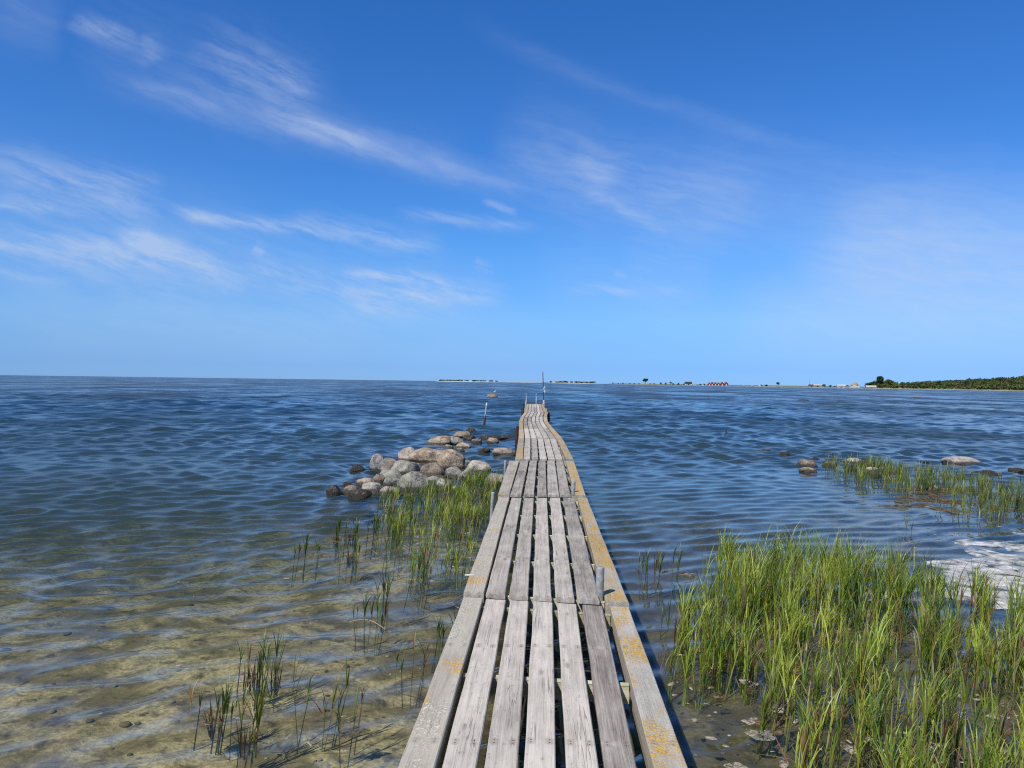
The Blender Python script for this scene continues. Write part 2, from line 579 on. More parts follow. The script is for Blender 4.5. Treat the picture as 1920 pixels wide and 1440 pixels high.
def water_displace(X, Y, dr):
    calm = calmness(X, Y)
    near = 1 - sstep(Y - 0.12 * X, 9.0, 22.0)
    gust = 0.45 + 1.1 * fbm(X / 7.0, Y / 4.0, 31, 3)
    LD = np.clip(0.46 + (Y - 0.15 * X - 5.0) * 0.026, 0.38, 2.0)
    dx = np.zeros_like(X)
    dy = np.zeros_like(X)
    dz = np.zeros_like(X)
    un = np.zeros_like(X)
    for lam, th, amp, ph, kind in WAVES:
        k = 2 * math.pi / lam
        cx, cy = math.cos(th), math.sin(th)
        lod = 1 - sstep(dr * 3.2, lam * 0.6, lam * 1.3)
        a = amp * lod
        if kind == 1:
            w = near * (0.35 + 0.65 * np.clip(calm * 1.6, 0, 1))
        else:
            w = np.where(lam < LD, np.sqrt(lam / LD), (LD / lam) ** 2.6) * calm * gust * (1 - 0.45 * near)
        a = a * w
        p = k * (X * cx + Y * cy) + ph
        s, c = np.sin(p), np.cos(p)
        dz += a * c
        q = 0.95
        dx -= q * a * cx * s
        dy -= q * a * cy * s
        un += 0.5 * ((amp * w * k) ** 2) * (1 - lod)
    return dx, dy, dz, np.sqrt(un)


def geo_rows(a, b, ratio):
    n = int(math.log(b / a) / ratio)
    return np.geomspace(a, b, n, endpoint=False)


def water_mat():
    m, nt, out = new_mat('sea_water')
    geo = nt.n.new('ShaderNodeNewGeometry')
    pos = geo.outputs['Position']
    dep = nt.n.new('ShaderNodeAttribute')
    dep.attribute_name = 'sea_depth'
    cal = nt.n.new('ShaderNodeAttribute')
    cal.attribute_name = 'choppy'
    d = dep.outputs['Fac']
    # capillary ripples too small for the mesh
    n1 = nt.noise(nt.scale(pos, (1.7, 3.8, 1.0)), 1.5, 3, 0.55, 0.4)
    n2 = nt.noise(nt.scale(pos, (4.0, 9.0, 1.0)), 1.6, 3, 0.6, 0.3)
    far = nt.noise(nt.scale(pos, (0.22, 0.55, 1.0)), 1.0, 4, 0.6, 0.3)
    h = nt.math('ADD', nt.math('MULTIPLY', n1, 0.010), nt.math('MULTIPLY', n2, 0.0022))
    sepp = nt.n.new('ShaderNodeSeparateXYZ')
    nt.set(sepp.inputs[0], pos)
    fary = nt.smooth(sepp.outputs[1], 30.0, 140.0)
    h = nt.math('ADD', h, nt.math('MULTIPLY', nt.math('MULTIPLY', far, 0.30), fary))
    st = nt.math('MULTIPLY', cal.outputs['Fac'], 0.80)
    nrm = nt.bump(h, nt.math('MAXIMUM', st, 0.10), 1.0)
    sl = nt.n.new('ShaderNodeAttribute')
    sl.attribute_name = 'fine_slope'
    # gusts: rougher and smoother streaks of water
    gu = nt.noise(nt.scale(pos, (0.06, 0.022, 1.0)), 1.0, 9, 0.80, 0.2)
    gm = nt.smooth(gu, 0.40, 0.60, 0.25, 1.7)
    sig = nt.math('MULTIPLY', sl.outputs['Fac'], gm)
    fd = nt.n.new('ShaderNodeVectorMath')
    fd.operation = 'DOT_PRODUCT'
    nt.set(fd.inputs[0], geo.outputs['Incoming'])
    nt.set(fd.inputs[1], nrm)
    # Fresnel reflectance of water, averaged over the wavelets the mesh cannot hold
    ce = nt.math('ADD', nt.math('MAXIMUM', fd.outputs['Value'], 0.0), nt.math('MULTIPLY', sig, 0.80))
    fres = nt.math('ADD', 0.02, nt.math('MULTIPLY', 0.98, nt.math('POWER', nt.math('SUBTRACT', 1.0, ce, clamp=True), 5.0)), clamp=True)
    rgh = nt.math('ADD', 0.03, nt.math('MULTIPLY', sig, 1.1))
    gl = nt.node('ShaderNodeBsdfGlossy', ins={'Color': (1, 1, 1, 1), 'Roughness': rgh, 'Normal': nrm})
    lw = nt.n.new('ShaderNodeVectorMath')
    lw.operation = 'DOT_PRODUCT'
    nt.set(lw.inputs[0], geo.outputs['Incoming'])
    nt.set(lw.inputs[1], (0, 0, 1))
    # path length in water after refraction: depth / cos(theta_t)
    cz = nt.math('ABSOLUTE', lw.outputs['Value'])
    s2 = nt.math('SUBTRACT', 1.0, nt.math('MULTIPLY', cz, cz))
    ct = nt.math('SQRT', nt.math('SUBTRACT', 1.0, nt.math('MULTIPLY', s2, 0.5625)))
    path = nt.math('DIVIDE', d, ct)
    op = nt.math('SUBTRACT', 1.0, nt.math('POWER', 2.71828, nt.math('MULTIPLY', path, -0.75)))
    tint = nt.mix(nt.math('SUBTRACT', 1.0, nt.math('POWER', 2.71828, nt.math('MULTIPLY', path, -0.7))), (1, 1, 1), (0.42, 0.62, 0.55))
    tr = nt.node('ShaderNodeBsdfTransparent', ins={'Color': tint})
    bodyc = nt.mix(nt.smooth(d, 0.6, 2.6), (0.034, 0.058, 0.062), (0.012, 0.042, 0.080))
    body = nt.node('ShaderNodeBsdfDiffuse', ins={'Color': bodyc})
    mb = nt.n.new('ShaderNodeMixShader')
    nt.set(mb.inputs[0], op)
    nt.l.new(tr.outputs[0], mb.inputs[1])
    nt.l.new(body.outputs[0], mb.inputs[2])
    ms = nt.n.new('ShaderNodeMixShader')
    nt.set(ms.inputs[0], fres)
    nt.l.new(mb.outputs[0], ms.inputs[1])
    nt.l.new(gl.outputs[0], ms.inputs[2])
    nt.l.new(ms.outputs[0], out.inputs[0])
    return m


def seabed_mat():
    m, nt, out = new_mat('sandy_seabed')
    geo = nt.n.new('ShaderNodeNewGeometry')
    pos = geo.outputs['Position']
    sep = nt.n.new('ShaderNodeSeparateXYZ')
    nt.set(sep.inputs[0], pos)
    flat = nt.n.new('ShaderNodeCombineXYZ')
    nt.l.new(sep.outputs[0], flat.inputs[0])
    nt.l.new(sep.outputs[1], flat.inputs[1])
    p = flat.outputs[0]
    a = nt.noise(p, 1.6, 5, 0.6, 0.8)
    b = nt.noise(p, 6.5, 4, 0.65, 0.5)
    c = nt.noise(p, 28.0, 3, 0.6)
    col = nt.mix(nt.smooth(c, 0.3, 0.7), (0.34, 0.265, 0.115), (0.66, 0.535, 0.275))
    col = nt.mix(nt.math('MULTIPLY', nt.smooth(a, 0.36, 0.60), 0.90), col, (0.17, 0.13, 0.055))
    col = nt.mix(nt.math('MULTIPLY', nt.smooth(b, 0.46, 0.70), 0.9), col, (0.070, 0.056, 0.028))
    col = nt.mix(nt.math('MULTIPLY', nt.smooth(nt.noise(p, 3.1, 4, 0.6, 0.4), 0.60, 0.70), 0.6), col, (0.17, 0.14, 0.03))
    # weedy, muddy bottom round reed beds and rocks; under the jetty, painted shade
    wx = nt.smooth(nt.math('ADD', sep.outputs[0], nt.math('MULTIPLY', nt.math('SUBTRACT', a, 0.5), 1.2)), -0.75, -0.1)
    mud_and_shade = nt.math('MULTIPLY', wx, nt.smooth(sep.outputs[1], 9.0, 20.0, 1.0, 0.0))
    col = nt.mix(nt.math('MULTIPLY', mud_and_shade, 0.72), col, (0.045, 0.038, 0.022))
    # dark weedy rubble under the boulder heap
    rub = nt.math('MULTIPLY', nt.smooth(sep.outputs[1], 12.0, 13.5), nt.smooth(sep.outputs[1], 24.0, 22.0))
    rub = nt.math('MULTIPLY', rub, nt.smooth(sep.outputs[0], -4.2, -3.2))
    rub = nt.math('MULTIPLY', rub, nt.smooth(sep.outputs[0], 0.6, 0.0))
    col = nt.mix(nt.math('MULTIPLY', rub, 0.9), col, nt.mix(nt.smooth(c, 0.4, 0.6), (0.030, 0.026, 0.018), (0.11, 0.095, 0.07)))
    # weedy deep floor
    deep = nt.math('MULTIPLY', nt.smooth(sep.outputs[2], -0.9, -1.8), 0.6)
    col = nt.mix(deep, col, (0.06, 0.07, 0.05))
    principled(nt, out, col, 0.9, nt.bump(nt.math('ADD', b, nt.math('MULTIPLY', c, 0.3)), 0.6, 0.04), 0.1)
    return m


rr, X, Y = polar([geo_rows(4.4, 7.0, 0.012), geo_rows(7.0, 75.0, 0.0048), geo_rows(75.0, 400.0, 0.0055), geo_rows(400.0, 30000.0, 0.05)], 1150, 72)
drad = np.gradient(rr, axis=0)
darc = rr * (2 * R(72) / 1149)
DX, DY, DZ, SLOPE = water_displace(X, Y, np.maximum(drad, darc * 0.6))
water = grid_object('sea_water', X + DX, Y + DY, DZ, water_mat())
tag(water, kind='structure')
dep = sea_depth(X, Y)
at = water.data.attributes.new('sea_depth', 'FLOAT', 'POINT')
at.data.foreach_set('value', np.clip(dep, 0.0, 6.0).astype(np.float32).ravel())
at = water.data.attributes.new('choppy', 'FLOAT', 'POINT')
at.data.foreach_set('value', calmness(X, Y).astype(np.float32).ravel())

at = water.data.attributes.new('fine_slope', 'FLOAT', 'POINT')
at.data.foreach_set('value', SLOPE.astype(np.float32).ravel())

r2, X2, Y2 = polar([np.array([0.5, 2.0]), geo_rows(3.0, 40.0, 0.011), geo_rows(40.0, 400.0, 0.03), geo_rows(400.0, 31000.0, 0.2)], 420, 85)
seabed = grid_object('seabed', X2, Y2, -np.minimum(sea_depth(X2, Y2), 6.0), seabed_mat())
tag(seabed, kind='structure')

# ------------------------------------------------------------------ jetty
jetty = empty('jetty', (0.15, 3.0, 0.0))
tag(jetty, 'long weathered grey plank jetty running out crookedly into the sea, orange lichen on its edge', 'jetty')
bpy.context.view_layer.update()
J_INV = Matrix.Translation(-Vector(jetty.location))


def plank(name, a0, a1, b0, b1, thick, mat, z0=DECK_Z, z1=None, parent=None, rough=0.0025, bev=0.005):
    """a board whose near end runs a0-a1 and far end b0-b1 (world xy), top at z0 (near) / z1 (far)"""
    z1 = z0 if z1 is None else z1
    a0, a1, b0, b1 = [Vector((p.x, p.y)) for p in (a0, a1, b0, b1)]
    mid_a, mid_b = (a0 + a1) / 2, (b0 + b1) / 2
    L = (mid_b - mid_a).length
    dirv = (mid_b - mid_a).normalized()
    ang = math.atan2(-dirv.x, dirv.y)
    n = max(6, int(L / 0.22))
    verts, faces = [], []
    slope = (z1 - z0) / L
    rot = Matrix.Rotation(-ang, 2)
    bow = random.uniform(-0.004, 0.004)
    ph = random.uniform(0, 10)
    for i in range(n + 1):
        t = i / n
        lw = rot @ (a0.lerp(b0, t) - mid_a)
        rw = rot @ (a1.lerp(b1, t) - mid_a)
        # a cross-section with small bevels; the edges wander by a few millimetres
        e0 = rough * mnoise.noise((ph, t * L * 2.2, 0.3)) * 2
        e1 = rough * mnoise.noise((ph + 5, t * L * 2.2, 0.9)) * 2
        ez = 0.003 * mnoise.noise((ph + 9, t * L * 1.1, 0.1)) + bow * math.sin(math.pi * t) + slope * lw.y
        xl, xr = lw.x + e0, rw.x + e1
        yl, yr = lw.y, rw.y
        be = bev
        if i == 0:
            yl += 0.0
        prof = [(xl + be, 0.0), (xl + (xr - xl) * 0.5, -0.0015), (xr - be, 0.0), (xr, -be), (xr, -thick + be), (xr - be, -thick), (xl + be, -thick), (xl, -thick + be), (xl, -be)]
        for (x, z) in prof:
            f = (x - xl) / max(1e-6, (xr - xl))
            verts.append((x, yl + (yr - yl) * f, z + ez))
    k = 9
    for i in range(n):
        for j in range(k):
            faces.append((i * k + j, i * k + (j + 1) % k, (i + 1) * k + (j + 1) % k, (i + 1) * k + j))
    faces.append(tuple(range(k))[::-1])
    faces.append(tuple(n * k + j for j in range(k)))
    faces = [f[::-1] for f in faces]
    o = add_mesh(name, verts, faces, mat)
    o.parent = parent or jetty
    o.location = Vector((mid_a.x, mid_a.y, z0)) - Vector(jetty.location)
    o.rotation_euler = (0, 0, ang)
    return o


# per section: near end, far end as pixel rows: list of (left, right) for the seven boards, with y at the two edges
def row(xs, yl, yr, dz=0.0):
    x0, x1 = xs[0][0], xs[-1][1]
    res = []
    for (l, r_) in xs:
        res.append(tuple(on_z(x, yl + (yr - yl) * (x - x0) / (x1 - x0), DECK_Z + dz) for x in (l, r_)))
    return res


def frac_row(x0, x1, y0, y1=None, gap_r=0.02, dz=0.0):
    y1 = y0 if y1 is None else y1
    fr = [(0.0, 0.128), (0.150, 0.272), (0.296, 0.415), (0.437, 0.556), (0.578, 0.697), (0.719, 0.838), (0.872, 1.0)]
    return row([(x0 + (x1 - x0) * a, x0 + (x1 - x0) * b) for a, b in fr], y0, y1, dz)


# section 0 near row lies behind the frame: extend the measured lines
s0_b = row([(746, 814), (827, 892), (908, 970), (982, 1042), (1062, 1122), (1134, 1195), (1227, 1290)], 1440, 1440)
s0_f = row([(869, 905), (911, 948), (956, 991), (1000, 1036), (1045, 1080), (1092, 1129), (1143.5, 1179)], 1119, 1138)


def extend(bot, far, to_y):
    out = []
    for (a, b), (c, d) in zip(bot, far):
        out.append(tuple(p + (p - q) * ((p.y - to_y) / (q.y - p.y)) for p, q in ((a, c), (b, d))))
    return out


s0_n = extend(s0_b, s0_f, 0.9)
SECT = []
SECT.append((s0_n, s0_f, 0.0, 0.0))
s1_n = row([(869, 907), (911, 947), (955, 990), (999, 1034), (1042, 1077), (1083, 1125), (1136, 1179)], 1110, 1129, 0.026)
s1_f = row([(935, 955), (959, 978), (983, 1001), (1006.5, 1025.5), (1031.5, 1050), (1056, 1076), (1083, 1101)], 932.5, 933.5, 0.004)
SECT.append((s1_n, s1_f, 0.026, 0.004))
s2_n = row([(934, 955), (957, 977.5), (982, 1001), (1007, 1025), (1027, 1048.5), (1050, 1070), (1079, 1098)], 927, 928, 0.028)
s2_f = row([(955, 973.5), (976, 991), (993.5, 1007), (1010, 1023), (1026, 1040), (1042.5, 1056), (1061, 1076)], 863.8, 863.8, 0.008)
SECT.append((s2_n, s2_f, 0.028, 0.008))
s3_n = row([(966, 980.5), (981.5, 994.5), (997, 1009.5), (1012.5, 1025.5), (1028, 1041), (1042.5, 1055), (1061.5, 1075.5)], 861.0, 861.0, 0.03)
s3_f = frac_row(972.0, 1055.0, 823.4, dz=0.01)
SECT.append((s3_n, s3_f, 0.03, 0.02))
s4_n = frac_row(972.3, 1054.6, 821.6, dz=0.035)
s4_f = frac_row(973.2, 1037.5, 803.5, dz=0.03)
SECT.append((s4_n, s4_f, 0.03, 0.03))
s5_n = frac_row(973.3, 1037.0, 803.2, dz=0.035)
s5_f = frac_row(973.2, 1027.0, 790.2, dz=0.03)
SECT.append((s5_n, s5_f, 0.035, 0.03))
s6_n = frac_row(973.3, 1026.6, 790.0, dz=0.03)
s6_f = frac_row(976.5, 1025.2, 781.2, dz=0.03)
SECT.append((s6_n, s6_f, 0.03, 0.03))
s7_n = frac_row(976.8, 1025.2, 781.0, dz=0.03)
s7_f = frac_row(984.0, 1027.5, 772.2, dz=0.03)
SECT.append((s7_n, s7_f, 0.03, 0.03))
s8_n = frac_row(984.2, 1024.8, 772.0, dz=0.035)
s8_f = frac_row(986.4, 1021.5, 764.0, dz=0.035)
SECT.append((s8_n, s8_f, 0.035, 0.035))
s9_n = frac_row(986.5, 1021.4, 763.9, dz=0.04)
s9_f = frac_row(987.6, 1019.0, 757.6, dz=0.04)
SECT.append((s9_n, s9_f, 0.04, 0.04))

OUT_T = 0.095
for si, (nr, fr, dzn, dzf) in enumerate(SECT):
    for bi in range(7):
        a0, a1 = nr[bi]
        b0, b1 = fr[bi]
        outer = bi in (0, 6)
        mat = M['pale_lichen'] if bi == 0 else (M['orange_lichen'] if bi == 6 else M['plank'])
        if si >= 3 and bi == 0:
            mat = M['orange_lichen']
        jz = 0.0 if outer else random.uniform(-0.003, 0.003)
        # far end of inner boards slightly uneven
        if not outer:
            b0 = b0 + Vector((0, random.uniform(-0.015, 0.0), 0))
            b1 = b1 + Vector((0, random.uniform(-0.015, 0.0), 0))
        plank('edge_board' if outer else 'plank', a0, a1, b0, b1, OUT_T if outer else 0.034, mat, DECK_Z + dzn + jz, DECK_Z + dzf + jz)
    # joists across, their tops just under the planks
    aL, aR = nr[0][0], nr[6][1]
    bL, bR = fr[0][0], fr[6][1]
    L = ((bL + bR) / 2 - (aL + aR) / 2).length
    nj = max(3, int(round(L / 1.2)))
    if si == 0:
        ys = [4.15, 2.95, 1.75]
        ts = sorted([(y - aL.y) / (bL.y - aL.y) for y in ys]) + [1 - 0.09 / L]
    else:
        ts = [0.10 / L] + [k / nj for k in range(1, nj)] + [1 - 0.08 / L]
    for t in ts:
        pl = aL.lerp(bL, t)
        pr = aR.lerp(bR, t)
        # stay between the two edge boards
        il = nr[0][1].lerp(fr[0][1], t)
        ir = nr[6][0].lerp(fr[6][0], t)
        dirx = (ir - il).normalized()
        p0 = il + dirx * 0.003
        p1 = ir - dirx * 0.003
        zt = DECK_Z + dzn + (dzf - dzn) * t - 0.038
        w = 0.045
        ny = Vector((-dirx.y, dirx.x, 0))
        plank('joist', p0 - ny * w / 2 + dirx * 0, p0 + ny * w / 2, p1 - ny * w / 2, p1 + ny * w / 2, 0.095, M['joist'], zt, zt, rough=0.001, bev=0.003)
    # a long beam below each edge board
    for bi in (0, 6):
        c0 = (nr[bi][0] + nr[bi][1]) / 2
        c1 = (fr[bi][0] + fr[bi][1]) / 2
        d = (c1 - c0).normalized()
        nx = Vector((d.y, -d.x, 0))
        sgn = 0.02 if bi == 0 else -0.02
        plank('stringer', c0 - nx * 0.03 + nx * sgn, c0 + nx * 0.03 + nx * sgn, c1 - nx * 0.03 + nx * sgn, c1 + nx * 0.03 + nx * sgn, 0.13, M['stringer'],
              DECK_Z + dzn - OUT_T - 0.003, DECK_Z + dzf - OUT_T - 0.003, rough=0.002)


def pile(x, y, ztop, rad, mat, lean=(0, 0), zbot=-0.9):
    bm = bmesh.new()
    tube(bm, (lean[0] * (zbot - ztop), lean[1] * (zbot - ztop), zbot - ztop), (0, 0, 0), rad * 1.02, rad, 14, None, 6)
    o = add_bm('pile', bm, mat, jetty, True)
    b = o.modifiers.new('edge', 'BEVEL')
    b.width = 0.006
    b.segments = 2
    b.limit_method = 'ANGLE'
    o.location = Vector((x, y, ztop)) - Vector(jetty.location)
    return o


p = on_z(1125, 1122, DECK_Z)
pile(p.x, p.y, DECK_Z + 0.235, 0.030, M['steel'], (0.02, 0.0))
p = on_z(1075, 926, DECK_Z)
pile(p.x, p.y, DECK_Z + 0.18, 0.030, M['steel'], (0.02, 0.01))
p = at_y(927, 935, 10.35)
pile(p.x - 0.02, p.y, DECK_Z + 0.055, 0.026, M['steel'], (0.05, 0.0))
p = at_y(950.5, 868, 14.6)
pile(p.x - 0.03, p.y, DECK_Z + 0.05, 0.026, M['steel'], (0.03, 0.0))
for (si, t, side, zt, mt) in ((4, 0.15, 'L', -0.02, 'rust'), (4, 0.75, 'L', -0.02, 'rust'), (5, 0.4, 'L', 0.0, 'rust'), 
                              (3, 0.9, 'R', -0.12, 'stringer'), (5, 0.15, 'R', -0.12, 'stringer'), (6, 0.5, 'R', -0.1, 'stringer'), (7, 0.9, 'R', 0.03, 'rust'),
                              (8, 0.6, 'L', 0.06, 'stringer'), (8, 0.6, 'R', 0.06, 'stringer'), (9, 0.92, 'L', 0.26, 'stringer'), (9, 0.92, 'R', 0.14, 'stringer'), (0, 0.55, 'L', -0.2, 'stringer'), (0, 0.55, 'R', -0.2, 'stringer')):
    nr, fr, dzn, dzf = SECT[si]
    if side == 'L':
        q = nr[0][0].lerp(fr[0][0], t) + Vector((-0.055, 0, 0))
        if zt == -0.2:
            q = nr[0][0].lerp(fr[0][0], t) + Vector((0.07, 0, 0))
    else:
        q = nr[6][1].lerp(fr[6][1], t) + Vector((0.055, 0, 0))
        if zt == -0.2:
            q = nr[6][1].lerp(fr[6][1], t) + Vector((-0.08, 0, 0))
    pile(q.x, q.y, DECK_Z + zt, 0.05, M[mt], (0, 0), -1.8)

# a pale peg lying over the edge board
p = on_z(882, 1078, DECK_Z + 0.02)
bm = bmesh.new()
tube(bm, (-0.045, 0, 0), (0.035, -0.012, 0.004), 0.007, 0.008, 8)
o = add_bm('peg', bm, M['white'], jetty, True)
o.location = Vector((p.x, p.y, DECK_Z + 0.018)) - Vector(jetty.location)

# tyre fender by the outer end
nr, fr, dzn, dzf = SECT[8]
q = nr[0][0].lerp(fr[0][0], 0.25)
bm = bmesh.new()
for i in range(20):
    for j in range(8):
        a, b = 2 * math.pi * i / 20, 2 * math.pi * j / 8
        rr_ = 0.24 + 0.085 * math.cos(b)
        bm.verts.new((0.085 * math.sin(b), rr_ * math.cos(a), rr_ * math.sin(a)))
bm.verts.ensure_lookup_table()
for i in range(20):
    for j in range(8):
        bm.faces.new([bm.verts[k] for k in (i * 8 + j, ((i + 1) % 20) * 8 + j, ((i + 1) % 20) * 8 + (j + 1) % 8, i * 8 + (j + 1) % 8)])
bmesh.ops.recalc_face_normals(bm, faces=bm.faces)
o = add_bm('tyre_fender', bm, M['rubber'], jetty, True)
o.location = Vector((q.x - 0.13, q.y, DECK_Z - 0.14)) - Vector(jetty.location)

# bathing ladder at the outer end
endL, endR = SECT[9][1][0][0], SECT[9][1][6][1]
lad = bpy.data.objects.new('ladder', None)
COL.objects.link(lad)
lad.parent = jetty
pl_ = at_y(986.5, 757, endL.y + 0.06)
pr_ = at_y(1005.2, 757, endL.y + 0.06)
lad.location = Vector(((pl_.x + pr_.x) / 2, endL.y + 0.06, DECK_Z)) - Vector(jetty.location)
hw = (pr_.x - pl_.x) / 2
for s in (-1, 1):
    bm = bmesh.new()
    tube(bm, (s * hw, 0, -1.4), (s * hw, 0, 0.70), 0.019, 0.019, 10)
    tube(bm, (s * hw, 0.0, 0.66), (s * hw, -0.02, 0.78), 0.034, 0.034, 10)
    add_bm('rail', bm, M['chrome'], lad, True)
for k in range(4):
    bm = bmesh.new()
    tube(bm, (-hw, 0, -1.2 + 0.3 * k), (hw, 0, -1.2 + 0.3 * k), 0.02, 0.02, 8)
    add_bm('rung', bm, M['chrome'], lad, True)

# tall pole lashed to the outer end
pp = at_y(1018.6, 757, endL.y + 0.05)
top = at_y(1017.8, 697, endL.y + 0.05)
pole = empty('pole', (pp.x + 0.06, endL.y + 0.05, -0.4))
tag(pole, 'tall thin wooden pole rising above the jetty end with white rope tied round it', 'pole')
bm = bmesh.new()
tube(bm, (0, 0, -1.2), (top.x - pole.location.x, 0, top.z + 0.4), 0.055, 0.030, 10, (0.02, 0, 0), 8)
add_bm('shaft', bm, M['bark'], pole, True)
bm = bmesh.new()
zz = 0.4 + at_y(1018, 724, endL.y).z
for k in range(5):
    a = k * 1.3
    tube(bm, (-0.06 + 0.02 * math.cos(a), -0.07, zz - 0.09 * k), (0.07 + 0.02 * math.sin(a), -0.075, zz - 0.05 - 0.09 * k), 0.026, 0.024, 6)
tube(bm, (0.03, -0.07, zz - 0.3), (0.05, -0.08, zz - 0.62), 0.03, 0.018, 6)
add_bm('rope', bm, M['white'], pole, True)
bm = bmesh.new()
zz = 0.4 + at_y(1018, 751, endL.y).z
for k in range(4):
    tube(bm, (-0.09, -0.06 - 0.01 * k, zz - 0.07 * k), (0.05, -0.07, zz - 0.03 - 0.07 * k), 0.028, 0.026, 6)
add_bm('rope', bm, M['white'], pole, True)

# leaning stake beside the rocks
q0 = on_z(908, 796, 0)
q1 = at_y(912.6, 755, q0.y)
stake = empty('mooring_stake', (q0.x, q0.y, 0))
tag(stake, 'thin pale leaning stake with a dark foot standing in open water beyond the boulders', 'stake')
bm = bmesh.new()
v01 = q1 - q0
tube(bm, v01 * 0.30, v01, 0.040, 0.034, 10, None, 4)
add_bm('shaft', bm, M['chrome'], stake, True)
bm = bmesh.new()
tube(bm, v01 * -0.6, v01 * 0.302, 0.056, 0.052, 10, None, 3)
add_bm('foot', bm, M['rust'], stake, True)

# ------------------------------------------------------------------ rocks
STY = {'grey': (0.40, 0.375, 0.33), 'pale': (0.55, 0.50, 0.42), 'pink': (0.50, 0.405, 0.335), 'tan': (0.54, 0.42, 0.29), 'dark': (0.040, 0.033, 0.022),
       'brown': (0.33, 0.265, 0.195), 'green': (0.40, 0.39, 0.31), 'slate': (0.30, 0.29, 0.27), 'white': (0.58, 0.55, 0.49)}


def rock(px, py, w, h, style, label, tilt=0.0, deep=0.8, group=None, mat='rock', sub=4, name='rock', rough=1.0):
    base = on_z(px, py, 0)
    dist = base.y
    s = dist / F_PX
    W, H = w * s * 1.16, max(h * s, 0.02) * 0.90
    hx, hy = W / 2, max(W * deep / 2, 0.05)
    hz = 0.62 * H + 0.05
    bm = bmesh.new()
    bmesh.ops.create_icosphere(bm, subdivisions=sub, radius=1.0)
    sd = random.uniform(0, 100)
    for v in bm.verts:
        c = v.co.copy()
        n1 = mnoise.noise(c * 0.9 + Vector((sd, 0, 0)))
        n2 = mnoise.noise(c * 2.1 + Vector((0, sd, 0)))
        n3 = mnoise.noise(c * 5.0 + Vector((0, 0, sd)))
        # slightly boxy: blend towards a superellipsoid
        m_ = max(abs(c.x), abs(c.y), abs(c.z))
        c = c.lerp(c / (m_ ** 0.5), 0.30)
        c *= 1 + rough * (0.26 * n1 + 0.13 * n2 + 0.035 * n3)
        v.co = c
    # a few worn flat faces
    for _ in range(7):
        pn = Vector((random.gauss(0, 1), random.gauss(0, 1), random.gauss(0, 0.8))).normalized()
        pd = random.uniform(0.62, 0.92)
        for v in bm.verts:
            q = v.co.dot(pn) - pd
            if q > 0:
                v.co -= pn * q * 0.78 * rough
    xs = [v.co.x for v in bm.verts]
    zs = [v.co.z for v in bm.verts]
    mx, Mx, Mz = min(xs), max(xs), max(zs)
    ct, stn = math.cos(tilt), math.sin(tilt)
    for v in bm.verts:
        x = (v.co.x - (mx + Mx) / 2) * 2 / (Mx - mx) * hx
        z = v.co.z / Mz * hz
        y = v.co.y * hy
        v.co = Vector((x * ct - z * stn, y, x * stn + z * ct))
    Mz = max(v.co.z for v in bm.verts)
    o = add_bm(name, bm, M[mat], None, True)
    o.location = (base.x, base.y + hy * 0.75, H - Mz)
    c = STY[style]
    k = random.uniform(0.92, 1.10)
    o.color = (c[0] * k, c[1] * k, c[2] * k, 1)
    tag(o, label, 'rock', group)
    return o


GP = 'boulders heaped beside the jetty'
GD = 'dark wet rocks off the boulder heap'
rock(625, 929, 27, 21, 'dark', 'small dark wet rock with a white cap, outermost of the boulder heap', 0.1, 0.9, GD)
rock(653, 912, 23, 9, 'dark', 'low black wet rock just seaward of the yellowish long boulder', 0, 0.8, GD)
rock(655, 926, 27, 17, 'brown', 'dark brown rock with a yellowish crust next to the biggest black weedy rock', 0.1, 0.8, GD)
rock(671, 935, 40, 18, 'dark', 'biggest black weed-covered rock at the waterside foot of the boulder heap', 0, 0.7, GD)
rock(667, 882, 25, 12, 'dark', 'black dome of a nearly drowned rock standing off the upright boulder', 0, 0.8, GD)
rock(683, 911, 38, 16, 'tan', 'long yellowish boulder with a dark foot behind the oval cream boulder', 0.05, 0.7, GP)
rock(709, 906, 21, 19, 'brown', 'brown wedge-shaped boulder below the upright grey boulder', -0.3, 0.8, GP)
rock(697, 924, 40, 21, 'pale', 'oval cream boulder with a smooth back at the waterside edge of the heap', 0, 0.75, GP)
rock(734, 913, 37, 19, 'grey', 'speckled grey boulder between the oval cream boulder and the big smooth one', 0.1, 0.8, GP)
rock(731, 929, 40, 17, 'pink', 'low pinkish boulder at the water with reeds growing in front', 0.12, 0.7, GP)
rock(705, 884, 31, 36, 'slate', 'upright dark grey boulder with a tan top at the seaward corner of the heap', 0.25, 0.8, GP)
rock(728, 887, 40, 31, 'green', 'grey boulder crossed by a pink vein', 0.35, 0.8, GP, 'rock_vein')
rock(755, 889, 48, 27, 'green', 'rounded grey boulder with a black patch, beside the pink-veined one', -0.05, 0.8, GP)
rock(781, 886, 17, 20, 'white', 'small whitish boulder wedged beside the black-patched one', -0.2, 0.8, GP)
rock(731, 903, 44, 24, 'green', 'broad greenish grey boulder under the pink-veined one', -0.05, 0.8, GP)
rock(770, 920, 56, 38, 'green', 'biggest smooth grey-green boulder with reed stems in front of it', 0.2, 0.8, GP)
rock(763, 865, 33, 30, 'pink', 'round pink-speckled boulder at the end of the long tan one', 0.1, 0.9, GP)
rock(804, 868, 66, 31, 'tan', 'longest tan boulder across the top of the heap', -0.03, 0.55, GP)
rock(846, 880, 50, 40, 'tan', 'large golden tan boulder with a deep shadow below its jetty side', -0.35, 0.8, GP)
rock(810, 893, 43, 28, 'brown', 'brownish grey boulder in the hollow below the longest tan one', -0.1, 0.8, GP)
rock(819, 834, 47, 18, 'tan', 'tan boulder with a flat face, crowning the outer group of rocks', 0.15, 0.7, GP)
rock(853, 833, 31, 16, 'green', 'sloping greenish boulder leaning against the tan one of the outer group', -0.35, 0.8, GP)
